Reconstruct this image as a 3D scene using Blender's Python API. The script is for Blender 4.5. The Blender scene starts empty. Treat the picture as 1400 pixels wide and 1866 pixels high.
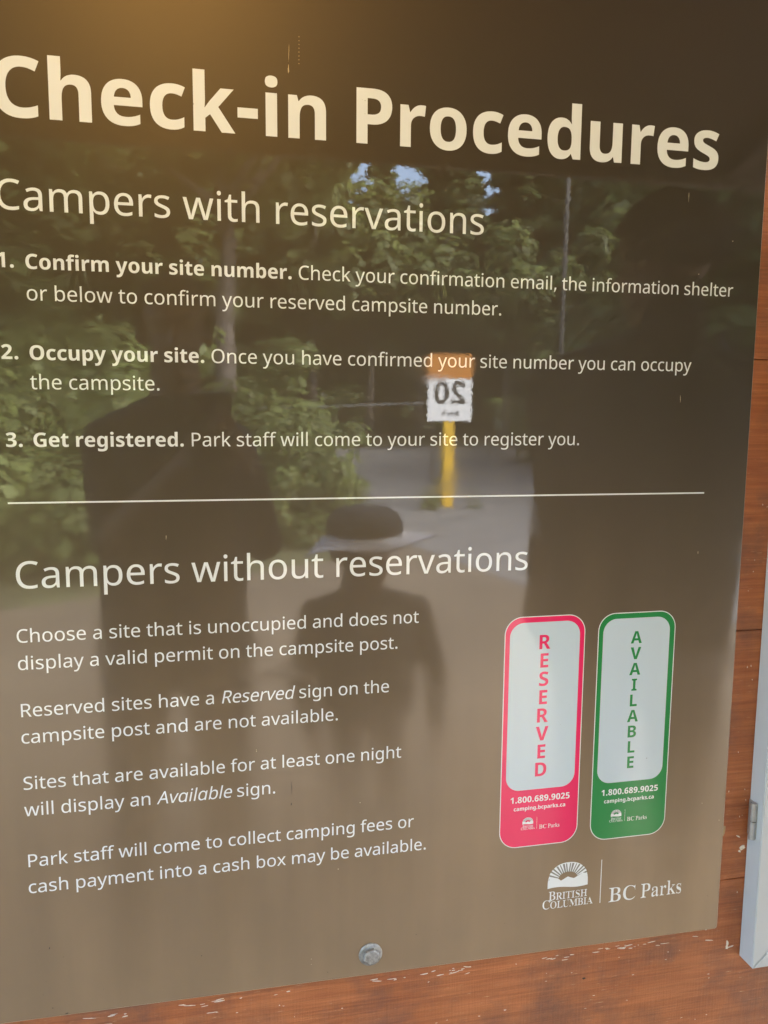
import bpy, bmesh, math, random
import numpy as np
from mathutils import Vector, Matrix, Euler

scene = bpy.context.scene
COL = scene.collection

# ------------------------------------------------------------------ camera
CAM = Vector((-0.12911, -0.76476, 1.45))            # the phone, 0.76 m in front of the sign
FPX = 1506.05                                        # focal length in pixels of a 1400 x 1866 frame
RCV = np.array([[0.97670238, -0.00791289, -0.21445243],
                [-0.02038117, 0.99138245, -0.12940420],
                [0.21362834, 0.13076019, 0.96812432]])
cam_data = bpy.data.cameras.new('camera')
camera = bpy.data.objects.new('camera', cam_data)
COL.objects.link(camera)
_x = Vector((RCV[0][0], RCV[0][2], -RCV[0][1]))
_d = Vector((RCV[1][0], RCV[1][2], -RCV[1][1]))
_f = Vector((RCV[2][0], RCV[2][2], -RCV[2][1]))
_m = Matrix((_x, -_d, -_f)).transposed().to_4x4()
_m.translation = CAM
camera.matrix_world = _m
cam_data.sensor_fit = 'VERTICAL'
cam_data.sensor_height = 36.0
cam_data.sensor_width = 27.0
cam_data.lens = FPX / 1866.0 * 36.0
cam_data.clip_start = 0.01
cam_data.clip_end = 500.0
cam_data.dof.use_dof = True
cam_data.dof.focus_distance = 0.80
cam_data.dof.aperture_fstop = cam_data.lens / 1.6
scene.camera = camera

# ------------------------------------------------------------------ daylight
SUN_EL, SUN_AZ = math.radians(46), math.radians(66)     # azimuth clockwise from +Y, as the sky counts it
world = bpy.data.worlds.new('World')
scene.world = world
world.use_nodes = True
wn = world.node_tree
sky = wn.nodes.new('ShaderNodeTexSky')
sky.sky_type = 'NISHITA'
sky.sun_disc = False
sky.sun_elevation = SUN_EL
sky.sun_rotation = SUN_AZ
sky.air_density = 1.0
sky.dust_density = 4.0
sky.ozone_density = 1.5
wn.nodes['Background'].inputs['Strength'].default_value = 0.15
wn.links.new(sky.outputs['Color'], wn.nodes['Background'].inputs['Color'])
sun_data = bpy.data.lights.new('sun', 'SUN')
sun_data.energy = 1.5
sun_data.angle = math.radians(30)
sun_data.color = (0.90, 0.96, 1.0)
sun = bpy.data.objects.new('sun', sun_data)
COL.objects.link(sun)
_sd = Vector((math.sin(SUN_AZ) * math.cos(SUN_EL), math.cos(SUN_AZ) * math.cos(SUN_EL), math.sin(SUN_EL)))
sun.rotation_euler = _sd.to_track_quat('Z', 'Y').to_euler()
sun.location = _sd * 40

vs = scene.view_settings
vs.view_transform = 'Standard'
vs.look = 'None'
vs.exposure = 4.25
vs.gamma = 1.0
vs.use_curve_mapping = False
scene.render.engine = 'CYCLES'
scene.cycles.max_bounces = 8
scene.cycles.sample_clamp_indirect = 6.0

# ------------------------------------------------------------------ helpers
def mirrored(px, py, depth):
    """Where a thing stands whose mirror image in the sign shows in that direction, that far away."""
    r = RCV.T @ np.array([(px - 700) / FPX, (py - 933) / FPX, 1.0])
    return Vector((CAM.x + r[0] * depth, -(CAM.y + r[2] * depth), CAM.z - r[1] * depth))

def tag(o, label=None, cat=None, group=None, kind=None):
    if label: o['label'] = label
    if cat: o['category'] = cat
    if group: o['group'] = group
    if kind: o['kind'] = kind
    return o

def empty(name, loc=(0, 0, 0)):
    o = bpy.data.objects.new(name, None)
    o.empty_display_size = 0.05
    o.location = loc
    COL.objects.link(o)
    return o

def world_loc(p):
    v = Vector((0, 0, 0))
    while p is not None:
        v += Vector(p.location)
        p = p.parent
    return v

def link_mesh(name, me, mats, parent=None, smooth=False):
    """One mesh object; its vertices are given in world space."""
    if not isinstance(mats, (list, tuple)): mats = [mats]
    o = bpy.data.objects.new(name, me)
    COL.objects.link(o)
    if not len(me.materials):
        for m in mats: me.materials.append(m)
    if parent is not None:
        me.transform(Matrix.Translation(-world_loc(parent)))
        o.parent = parent
    if smooth:
        for p in me.polygons: p.use_smooth = True
    return o

def from_bm(name, bm, mats, parent=None, smooth=False):
    bmesh.ops.recalc_face_normals(bm, faces=bm.faces[:])
    me = bpy.data.meshes.new(name)
    bm.to_mesh(me); bm.free()
    return link_mesh(name, me, mats, parent, smooth)

def add_box(bm, x0, x1, y0, y1, z0, z1, bevel=0.0, seg=2):
    r = bmesh.ops.create_cube(bm, size=1.0)
    vv = r['verts']
    for v in vv:
        v.co = Vector(((x0 + x1) / 2 + v.co.x * (x1 - x0), (y0 + y1) / 2 + v.co.y * (y1 - y0), (z0 + z1) / 2 + v.co.z * (z1 - z0)))
    if bevel > 0:
        es = list({e for v in vv for e in v.link_edges})
        r = bmesh.ops.bevel(bm, geom=es, offset=bevel, segments=seg, affect='EDGES', profile=0.5)
        vv = list({v for f in r['faces'] for v in f.verts})
    return vv

def add_lathe(bm, profile, origin, axis, seg=32, spin0=0.0):
    """profile: (radius, height along axis)."""
    axis = Vector(axis).normalized(); origin = Vector(origin)
    a = axis.orthogonal().normalized(); b = axis.cross(a)
    rings = []
    for r, h in profile:
        if r < 1e-9: rings.append([bm.verts.new(origin + axis * h)]); continue
        rings.append([bm.verts.new(origin + axis * h + (a * math.cos(spin0 + 2 * math.pi * k / seg) + b * math.sin(spin0 + 2 * math.pi * k / seg)) * r) for k in range(seg)])
    for q, w in zip(rings, rings[1:]):
        for k in range(seg):
            k2 = (k + 1) % seg
            if len(q) == 1 and len(w) == 1: continue
            if len(q) == 1: bm.faces.new((q[0], w[k2], w[k]))
            elif len(w) == 1: bm.faces.new((q[k], q[k2], w[0]))
            else: bm.faces.new((q[k], q[k2], w[k2], w[k]))
    for q in (rings[0], rings[-1]):
        if len(q) > 2:
            try: bm.faces.new(q)
            except ValueError: pass

def add_tube(bm, pts, radii, seg=8, cap=True):
    pts = [Vector(p) for p in pts]
    rings = []
    for i, p in enumerate(pts):
        t = (pts[min(i + 1, len(pts) - 1)] - pts[max(i - 1, 0)]).normalized()
        a = t.cross(Vector((0.31, 0.95, 0.05))).normalized(); b = t.cross(a)
        rings.append([bm.verts.new(p + (a * math.cos(2 * math.pi * k / seg) + b * math.sin(2 * math.pi * k / seg)) * radii[i]) for k in range(seg)])
    for q, w in zip(rings, rings[1:]):
        for k in range(seg): bm.faces.new((q[k], q[(k + 1) % seg], w[(k + 1) % seg], w[k]))
    if cap:
        bm.faces.new(rings[0]); bm.faces.new(rings[-1])

# ------------------------------------------------------------------ materials
def node_mat(name):
    m = bpy.data.materials.new(name)
    m.use_nodes = True
    nt = m.node_tree
    return m, nt, nt.nodes['Principled BSDF'], nt.nodes, nt.links

def plain(name, col, rough=0.6, metal=0.0, var=0.12, scale=14.0, bump=0.0, bscale=120.0, spec=0.5):
    m, nt, b, N, L = node_mat(name)
    tc = N.new('ShaderNodeTexCoord')
    nz = N.new('ShaderNodeTexNoise'); nz.inputs['Scale'].default_value = scale; nz.inputs['Detail'].default_value = 6
    L.new(tc.outputs['Object'], nz.inputs['Vector'])
    cr = N.new('ShaderNodeValToRGB')
    cr.color_ramp.elements[0].position = 0.3; cr.color_ramp.elements[1].position = 0.7
    cr.color_ramp.elements[0].color = (*[c * (1 - var) for c in col], 1)
    cr.color_ramp.elements[1].color = (*[min(1, c * (1 + var)) for c in col], 1)
    L.new(nz.outputs['Fac'], cr.inputs['Fac'])
    L.new(cr.outputs['Color'], b.inputs['Base Color'])
    b.inputs['Roughness'].default_value = rough
    b.inputs['Metallic'].default_value = metal
    b.inputs['Specular IOR Level'].default_value = spec
    if bump > 0:
        n2 = N.new('ShaderNodeTexNoise'); n2.inputs['Scale'].default_value = bscale; n2.inputs['Detail'].default_value = 4
        L.new(tc.outputs['Object'], n2.inputs['Vector'])
        bp = N.new('ShaderNodeBump'); bp.inputs['Strength'].default_value = 1.0; bp.inputs['Distance'].default_value = bump
        L.new(n2.outputs['Fac'], bp.inputs['Height']); L.new(bp.outputs['Normal'], b.inputs['Normal'])
    return m

def laminate(name, col, var=0.05, grain=0.10, satin=0.45, level=0.5, tint=(1, 1, 1), light_wash=0.0):
    """Print under a glossy, slightly pebbled clear film: a broad satin lobe below a mirror-like coat."""
    m, nt, b, N, L = node_mat(name)
    tc = N.new('ShaderNodeTexCoord')
    g = N.new('ShaderNodeTexNoise'); g.inputs['Scale'].default_value = 950; g.inputs['Detail'].default_value = 3
    L.new(tc.outputs['Object'], g.inputs['Vector'])
    w = N.new('ShaderNodeTexNoise'); w.inputs['Scale'].default_value = 9; w.inputs['Detail'].default_value = 5
    L.new(tc.outputs['Object'], w.inputs['Vector'])
    ad = N.new('ShaderNodeMath'); ad.operation = 'MULTIPLY_ADD'
    L.new(g.outputs['Fac'], ad.inputs[0]); ad.inputs[1].default_value = 2 * grain
    m2 = N.new('ShaderNodeMath'); m2.operation = 'MULTIPLY_ADD'
    L.new(w.outputs['Fac'], m2.inputs[0]); m2.inputs[1].default_value = 2 * var; m2.inputs[2].default_value = 1 - var - grain
    L.new(m2.outputs[0], ad.inputs[2])
    mx = N.new('ShaderNodeMix'); mx.data_type = 'RGBA'; mx.blend_type = 'MULTIPLY'; mx.inputs['Factor'].default_value = 1
    mx.inputs['A'].default_value = (*col, 1)
    L.new(ad.outputs[0], mx.inputs['B'])
    colout = mx.outputs['Result']
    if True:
        # tan wash of light painted into the colour low on the board, unevenly streaked
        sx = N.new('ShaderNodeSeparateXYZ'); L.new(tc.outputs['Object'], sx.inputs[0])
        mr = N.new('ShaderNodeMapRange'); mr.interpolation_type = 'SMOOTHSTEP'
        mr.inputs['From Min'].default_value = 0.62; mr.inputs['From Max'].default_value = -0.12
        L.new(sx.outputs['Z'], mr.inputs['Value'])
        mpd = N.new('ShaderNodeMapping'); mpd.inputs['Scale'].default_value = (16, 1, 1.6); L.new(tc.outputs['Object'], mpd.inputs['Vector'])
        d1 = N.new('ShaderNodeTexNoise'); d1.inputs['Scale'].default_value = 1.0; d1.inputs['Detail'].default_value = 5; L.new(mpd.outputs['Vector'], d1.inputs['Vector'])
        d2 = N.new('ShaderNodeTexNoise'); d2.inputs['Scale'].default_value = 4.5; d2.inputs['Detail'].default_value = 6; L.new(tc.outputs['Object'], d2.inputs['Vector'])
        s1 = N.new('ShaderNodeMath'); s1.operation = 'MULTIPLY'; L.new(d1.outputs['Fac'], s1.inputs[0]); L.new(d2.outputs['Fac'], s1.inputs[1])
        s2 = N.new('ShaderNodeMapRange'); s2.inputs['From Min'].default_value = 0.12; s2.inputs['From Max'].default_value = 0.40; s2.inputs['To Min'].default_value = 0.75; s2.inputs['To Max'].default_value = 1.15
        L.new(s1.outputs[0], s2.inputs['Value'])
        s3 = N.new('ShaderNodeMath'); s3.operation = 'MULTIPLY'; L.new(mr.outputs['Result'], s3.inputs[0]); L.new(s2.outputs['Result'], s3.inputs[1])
        s4 = N.new('ShaderNodeMath'); s4.operation = 'MULTIPLY'; L.new(s3.outputs[0], s4.inputs[0]); s4.inputs[1].default_value = light_wash
        washf = s3.outputs[0]
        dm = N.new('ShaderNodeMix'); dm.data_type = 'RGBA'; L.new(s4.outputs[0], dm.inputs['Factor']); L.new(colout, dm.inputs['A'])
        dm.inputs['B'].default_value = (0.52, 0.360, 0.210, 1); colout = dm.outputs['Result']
    L.new(colout, b.inputs['Base Color'])
    b.inputs['Roughness'].default_value = satin
    b.inputs['Specular IOR Level'].default_value = level
    b.inputs['Specular Tint'].default_value = (*tint, 1)
    cw = N.new('ShaderNodeMath'); cw.operation = 'MULTIPLY_ADD'; cw.use_clamp = True
    L.new(washf, cw.inputs[0]); cw.inputs[1].default_value = -WASH_DULL * COAT; cw.inputs[2].default_value = COAT
    L.new(cw.outputs[0], b.inputs['Coat Weight'])
    sm = N.new('ShaderNodeTexNoise'); sm.inputs['Scale'].default_value = 6.5; sm.inputs['Detail'].default_value = 7; sm.inputs['Roughness'].default_value = 0.7; sm.inputs['Distortion'].default_value = 1.2
    smp = N.new('ShaderNodeMapping'); smp.inputs['Location'].default_value = (3.7, 0.0, 1.9); L.new(tc.outputs['Object'], smp.inputs['Vector']); L.new(smp.outputs['Vector'], sm.inputs['Vector'])
    smr = N.new('ShaderNodeMapRange'); smr.inputs['From Min'].default_value = 0.53; smr.inputs['From Max'].default_value = 0.74; smr.inputs['To Min'].default_value = 0.006; smr.inputs['To Max'].default_value = 0.13
    L.new(sm.outputs['Fac'], smr.inputs['Value'])
    crg = N.new('ShaderNodeMath'); crg.operation = 'MULTIPLY_ADD'
    L.new(washf, crg.inputs[0]); crg.inputs[1].default_value = WASH_ROUGH; L.new(smr.outputs['Result'], crg.inputs[2])
    L.new(crg.outputs[0], b.inputs['Coat Roughness'])
    b.inputs['Coat IOR'].default_value = 1.66
    h = N.new('ShaderNodeTexNoise'); h.inputs['Scale'].default_value = 330; h.inputs['Detail'].default_value = 1.5
    L.new(tc.outputs['Object'], h.inputs['Vector'])
    h2 = N.new('ShaderNodeTexNoise'); h2.inputs['Scale'].default_value = 22; h2.inputs['Detail'].default_value = 2
    L.new(tc.outputs['Object'], h2.inputs['Vector'])
    b1 = N.new('ShaderNodeBump'); b1.inputs['Strength'].default_value = 1.0; b1.inputs['Distance'].default_value = PEBBLE
    L.new(h.outputs['Fac'], b1.inputs['Height'])
    b2 = N.new('ShaderNodeBump'); b2.inputs['Strength'].default_value = 1.0; b2.inputs['Distance'].default_value = 0.000012
    L.new(h2.outputs['Fac'], b2.inputs['Height']); L.new(b1.outputs['Normal'], b2.inputs['Normal'])
    L.new(b2.outputs['Normal'], b.inputs['Coat Normal'])
    return m

COAT = 1.0
WASH_DULL = 0.45  # how far the coat fades where the light wash is painted
WASH_ROUGH = 0.20
PEBBLE = 0.0000050
M_BROWN = laminate('brown_print', (0.0165, 0.0098, 0.0026), satin=0.50, level=1.0, tint=(1.0, 0.86, 0.68), light_wash=0.46)
M_TAGWHITE = laminate('pale_blue_white_print', (0.53, 0.64, 0.73), 0.01, 0.02)
M_WHITE = laminate('white_print', (0.77, 0.815, 0.85), 0.01, 0.02)
M_PINK = laminate('pink_print', (0.80, 0.010, 0.115), 0.02, 0.03, level=0.25)
M_GREEN = laminate('green_print', (0.010, 0.235, 0.055), 0.02, 0.03, level=0.25)
M_GREY = laminate('grey_print', (0.22, 0.22, 0.20), 0.02, 0.03)
M_EDGE = plain('cut_edge', (0.62, 0.56, 0.46), 0.5)
M_GALV = plain('galvanised_steel', (0.36, 0.37, 0.37), 0.55, 0.8, 0.35, 300, 0.00025, 450)
M_GALV_DULL = plain('dull_steel', (0.42, 0.43, 0.43), 0.5, 0.8, 0.15, 160)
M_ALU = plain('white_coated_aluminium', (0.47, 0.52, 0.56), 0.38, 0.0, 0.03, 6, 0.00005, 500)
M_FLAKE = plain('bare_paint_flake', (0.72, 0.66, 0.58), 0.7, 0, 0.2, 300)
M_SPECK = plain('grime', (0.045, 0.035, 0.025), 0.8)
M_DRIP = plain('dried_drip', (0.50, 0.42, 0.27), 0.6)

def wood_mat(name, c0, c1, c2, streak=1.0, worn=0.0, rough=0.5):
    m, nt, b, N, L = node_mat(name)
    tc = N.new('ShaderNodeTexCoord')
    mp = N.new('ShaderNodeMapping'); mp.inputs['Scale'].default_value = (3.0, 20, 70)
    L.new(tc.outputs['Object'], mp.inputs['Vector'])
    a = N.new('ShaderNodeTexNoise'); a.inputs['Scale'].default_value = 3.0; a.inputs['Detail'].default_value = 9; a.inputs['Roughness'].default_value = 0.62; a.inputs['Distortion'].default_value = 0.6
    L.new(mp.outputs['Vector'], a.inputs['Vector'])
    bl = N.new('ShaderNodeTexNoise'); bl.inputs['Scale'].default_value = 7; bl.inputs['Detail'].default_value = 3
    L.new(tc.outputs['Object'], bl.inputs['Vector'])
    mixf = N.new('ShaderNodeMath'); mixf.operation = 'MULTIPLY_ADD'; mixf.inputs[1].default_value = 0.55
    L.new(a.outputs['Fac'], mixf.inputs[0])
    sc = N.new('ShaderNodeMath'); sc.operation = 'MULTIPLY'; sc.inputs[1].default_value = 0.45
    L.new(bl.outputs['Fac'], sc.inputs[0]); L.new(sc.outputs[0], mixf.inputs[2])
    cr = N.new('ShaderNodeValToRGB')
    e = cr.color_ramp.elements
    e[0].position = 0.36; e[0].color = (*c0, 1); e[1].position = 0.64; e[1].color = (*c2, 1)
    mid = e.new(0.5); mid.color = (*c1, 1)
    L.new(mixf.outputs[0], cr.inputs['Fac'])
    colout = cr.outputs['Color']
    if worn > 0:
        wp = N.new('ShaderNodeTexNoise'); wp.inputs['Scale'].default_value = 11; wp.inputs['Detail'].default_value = 6; wp.inputs['Roughness'].default_value = 0.65
        L.new(tc.outputs['Object'], wp.inputs['Vector'])
        wr = N.new('ShaderNodeMapRange'); wr.inputs['From Min'].default_value = 0.47; wr.inputs['From Max'].default_value = 0.68; wr.inputs['To Max'].default_value = 0.80
        L.new(wp.outputs['Fac'], wr.inputs['Value'])
        wm = N.new('ShaderNodeMix'); wm.data_type = 'RGBA'; L.new(wr.outputs['Result'], wm.inputs['Factor'])
        L.new(colout, wm.inputs['A']); wm.inputs['B'].default_value = (0.155, 0.072, 0.048, 1); colout = wm.outputs['Result']
    # fine saw marks across the board
    mp2 = N.new('ShaderNodeMapping'); mp2.inputs['Scale'].default_value = (420, 1, 25)
    L.new(tc.outputs['Object'], mp2.inputs['Vector'])
    s = N.new('ShaderNodeTexNoise'); s.inputs['Scale'].default_value = 1.0; s.inputs['Detail'].default_value = 3
    L.new(mp2.outputs['Vector'], s.inputs['Vector'])
    # raised grain along the board
    mp4 = N.new('ShaderNodeMapping'); mp4.inputs['Scale'].default_value = (11, 60, 420)
    L.new(tc.outputs['Object'], mp4.inputs['Vector'])
    gr = N.new('ShaderNodeTexNoise'); gr.inputs['Scale'].default_value = 1.0; gr.inputs['Detail'].default_value = 5; gr.inputs['Roughness'].default_value = 0.7
    L.new(mp4.outputs['Vector'], gr.inputs['Vector'])
    gm = N.new('ShaderNodeMapRange'); gm.inputs['From Min'].default_value = 0.3; gm.inputs['From Max'].default_value = 0.7
    gm.inputs['To Min'].default_value = 0.80; gm.inputs['To Max'].default_value = 1.16
    L.new(gr.outputs['Fac'], gm.inputs['Value'])
    mg = N.new('ShaderNodeMix'); mg.data_type = 'RGBA'; mg.blend_type = 'MULTIPLY'; mg.inputs['Factor'].default_value = 1
    L.new(colout, mg.inputs['A']); L.new(gm.outputs['Result'], mg.inputs['B']); colout = mg.outputs['Result']
    if worn > 0:
        mp3 = N.new('ShaderNodeMapping'); mp3.inputs['Scale'].default_value = (42, 60, 620)
        L.new(tc.outputs['Object'], mp3.inputs['Vector'])
        w = N.new('ShaderNodeTexNoise'); w.inputs['Scale'].default_value = 1.6; w.inputs['Detail'].default_value = 4; w.inputs['Roughness'].default_value = 0.6
        L.new(mp3.outputs['Vector'], w.inputs['Vector'])
        r2 = N.new('ShaderNodeValToRGB'); r2.color_ramp.elements[0].position = 0.665; r2.color_ramp.elements[1].position = 0.74
        L.new(w.outputs['Fac'], r2.inputs['Fac'])
        mx = N.new('ShaderNodeMix'); mx.data_type = 'RGBA'
        L.new(r2.outputs['Color'], mx.inputs['Factor']); L.new(colout, mx.inputs['A']); mx.inputs['B'].default_value = (0.56, 0.36, 0.21, 1)
        colout = mx.outputs['Result']
    L.new(colout, b.inputs['Base Color'])
    b.inputs['Roughness'].default_value = rough
    ad = N.new('ShaderNodeMath'); ad.operation = 'MULTIPLY_ADD'; ad.inputs[1].default_value = 0.5
    L.new(s.outputs['Fac'], ad.inputs[0]); L.new(gr.outputs['Fac'], ad.inputs[2])
    bp = N.new('ShaderNodeBump'); bp.inputs['Strength'].default_value = 0.8; bp.inputs['Distance'].default_value = 0.0012 * streak
    L.new(ad.outputs[0], bp.inputs['Height']); L.new(bp.outputs['Normal'], b.inputs['Normal'])
    return m

M_WALL = wood_mat('stained_boards', (0.28, 0.080, 0.027), (0.38, 0.124, 0.041), (0.48, 0.172, 0.062), 1.0, 1.0, 0.5)
M_ROOF = wood_mat('dark_roof_boards', (0.030, 0.014, 0.005), (0.050, 0.023, 0.008), (0.075, 0.036, 0.013), 1.0, 0, 0.6)

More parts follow.
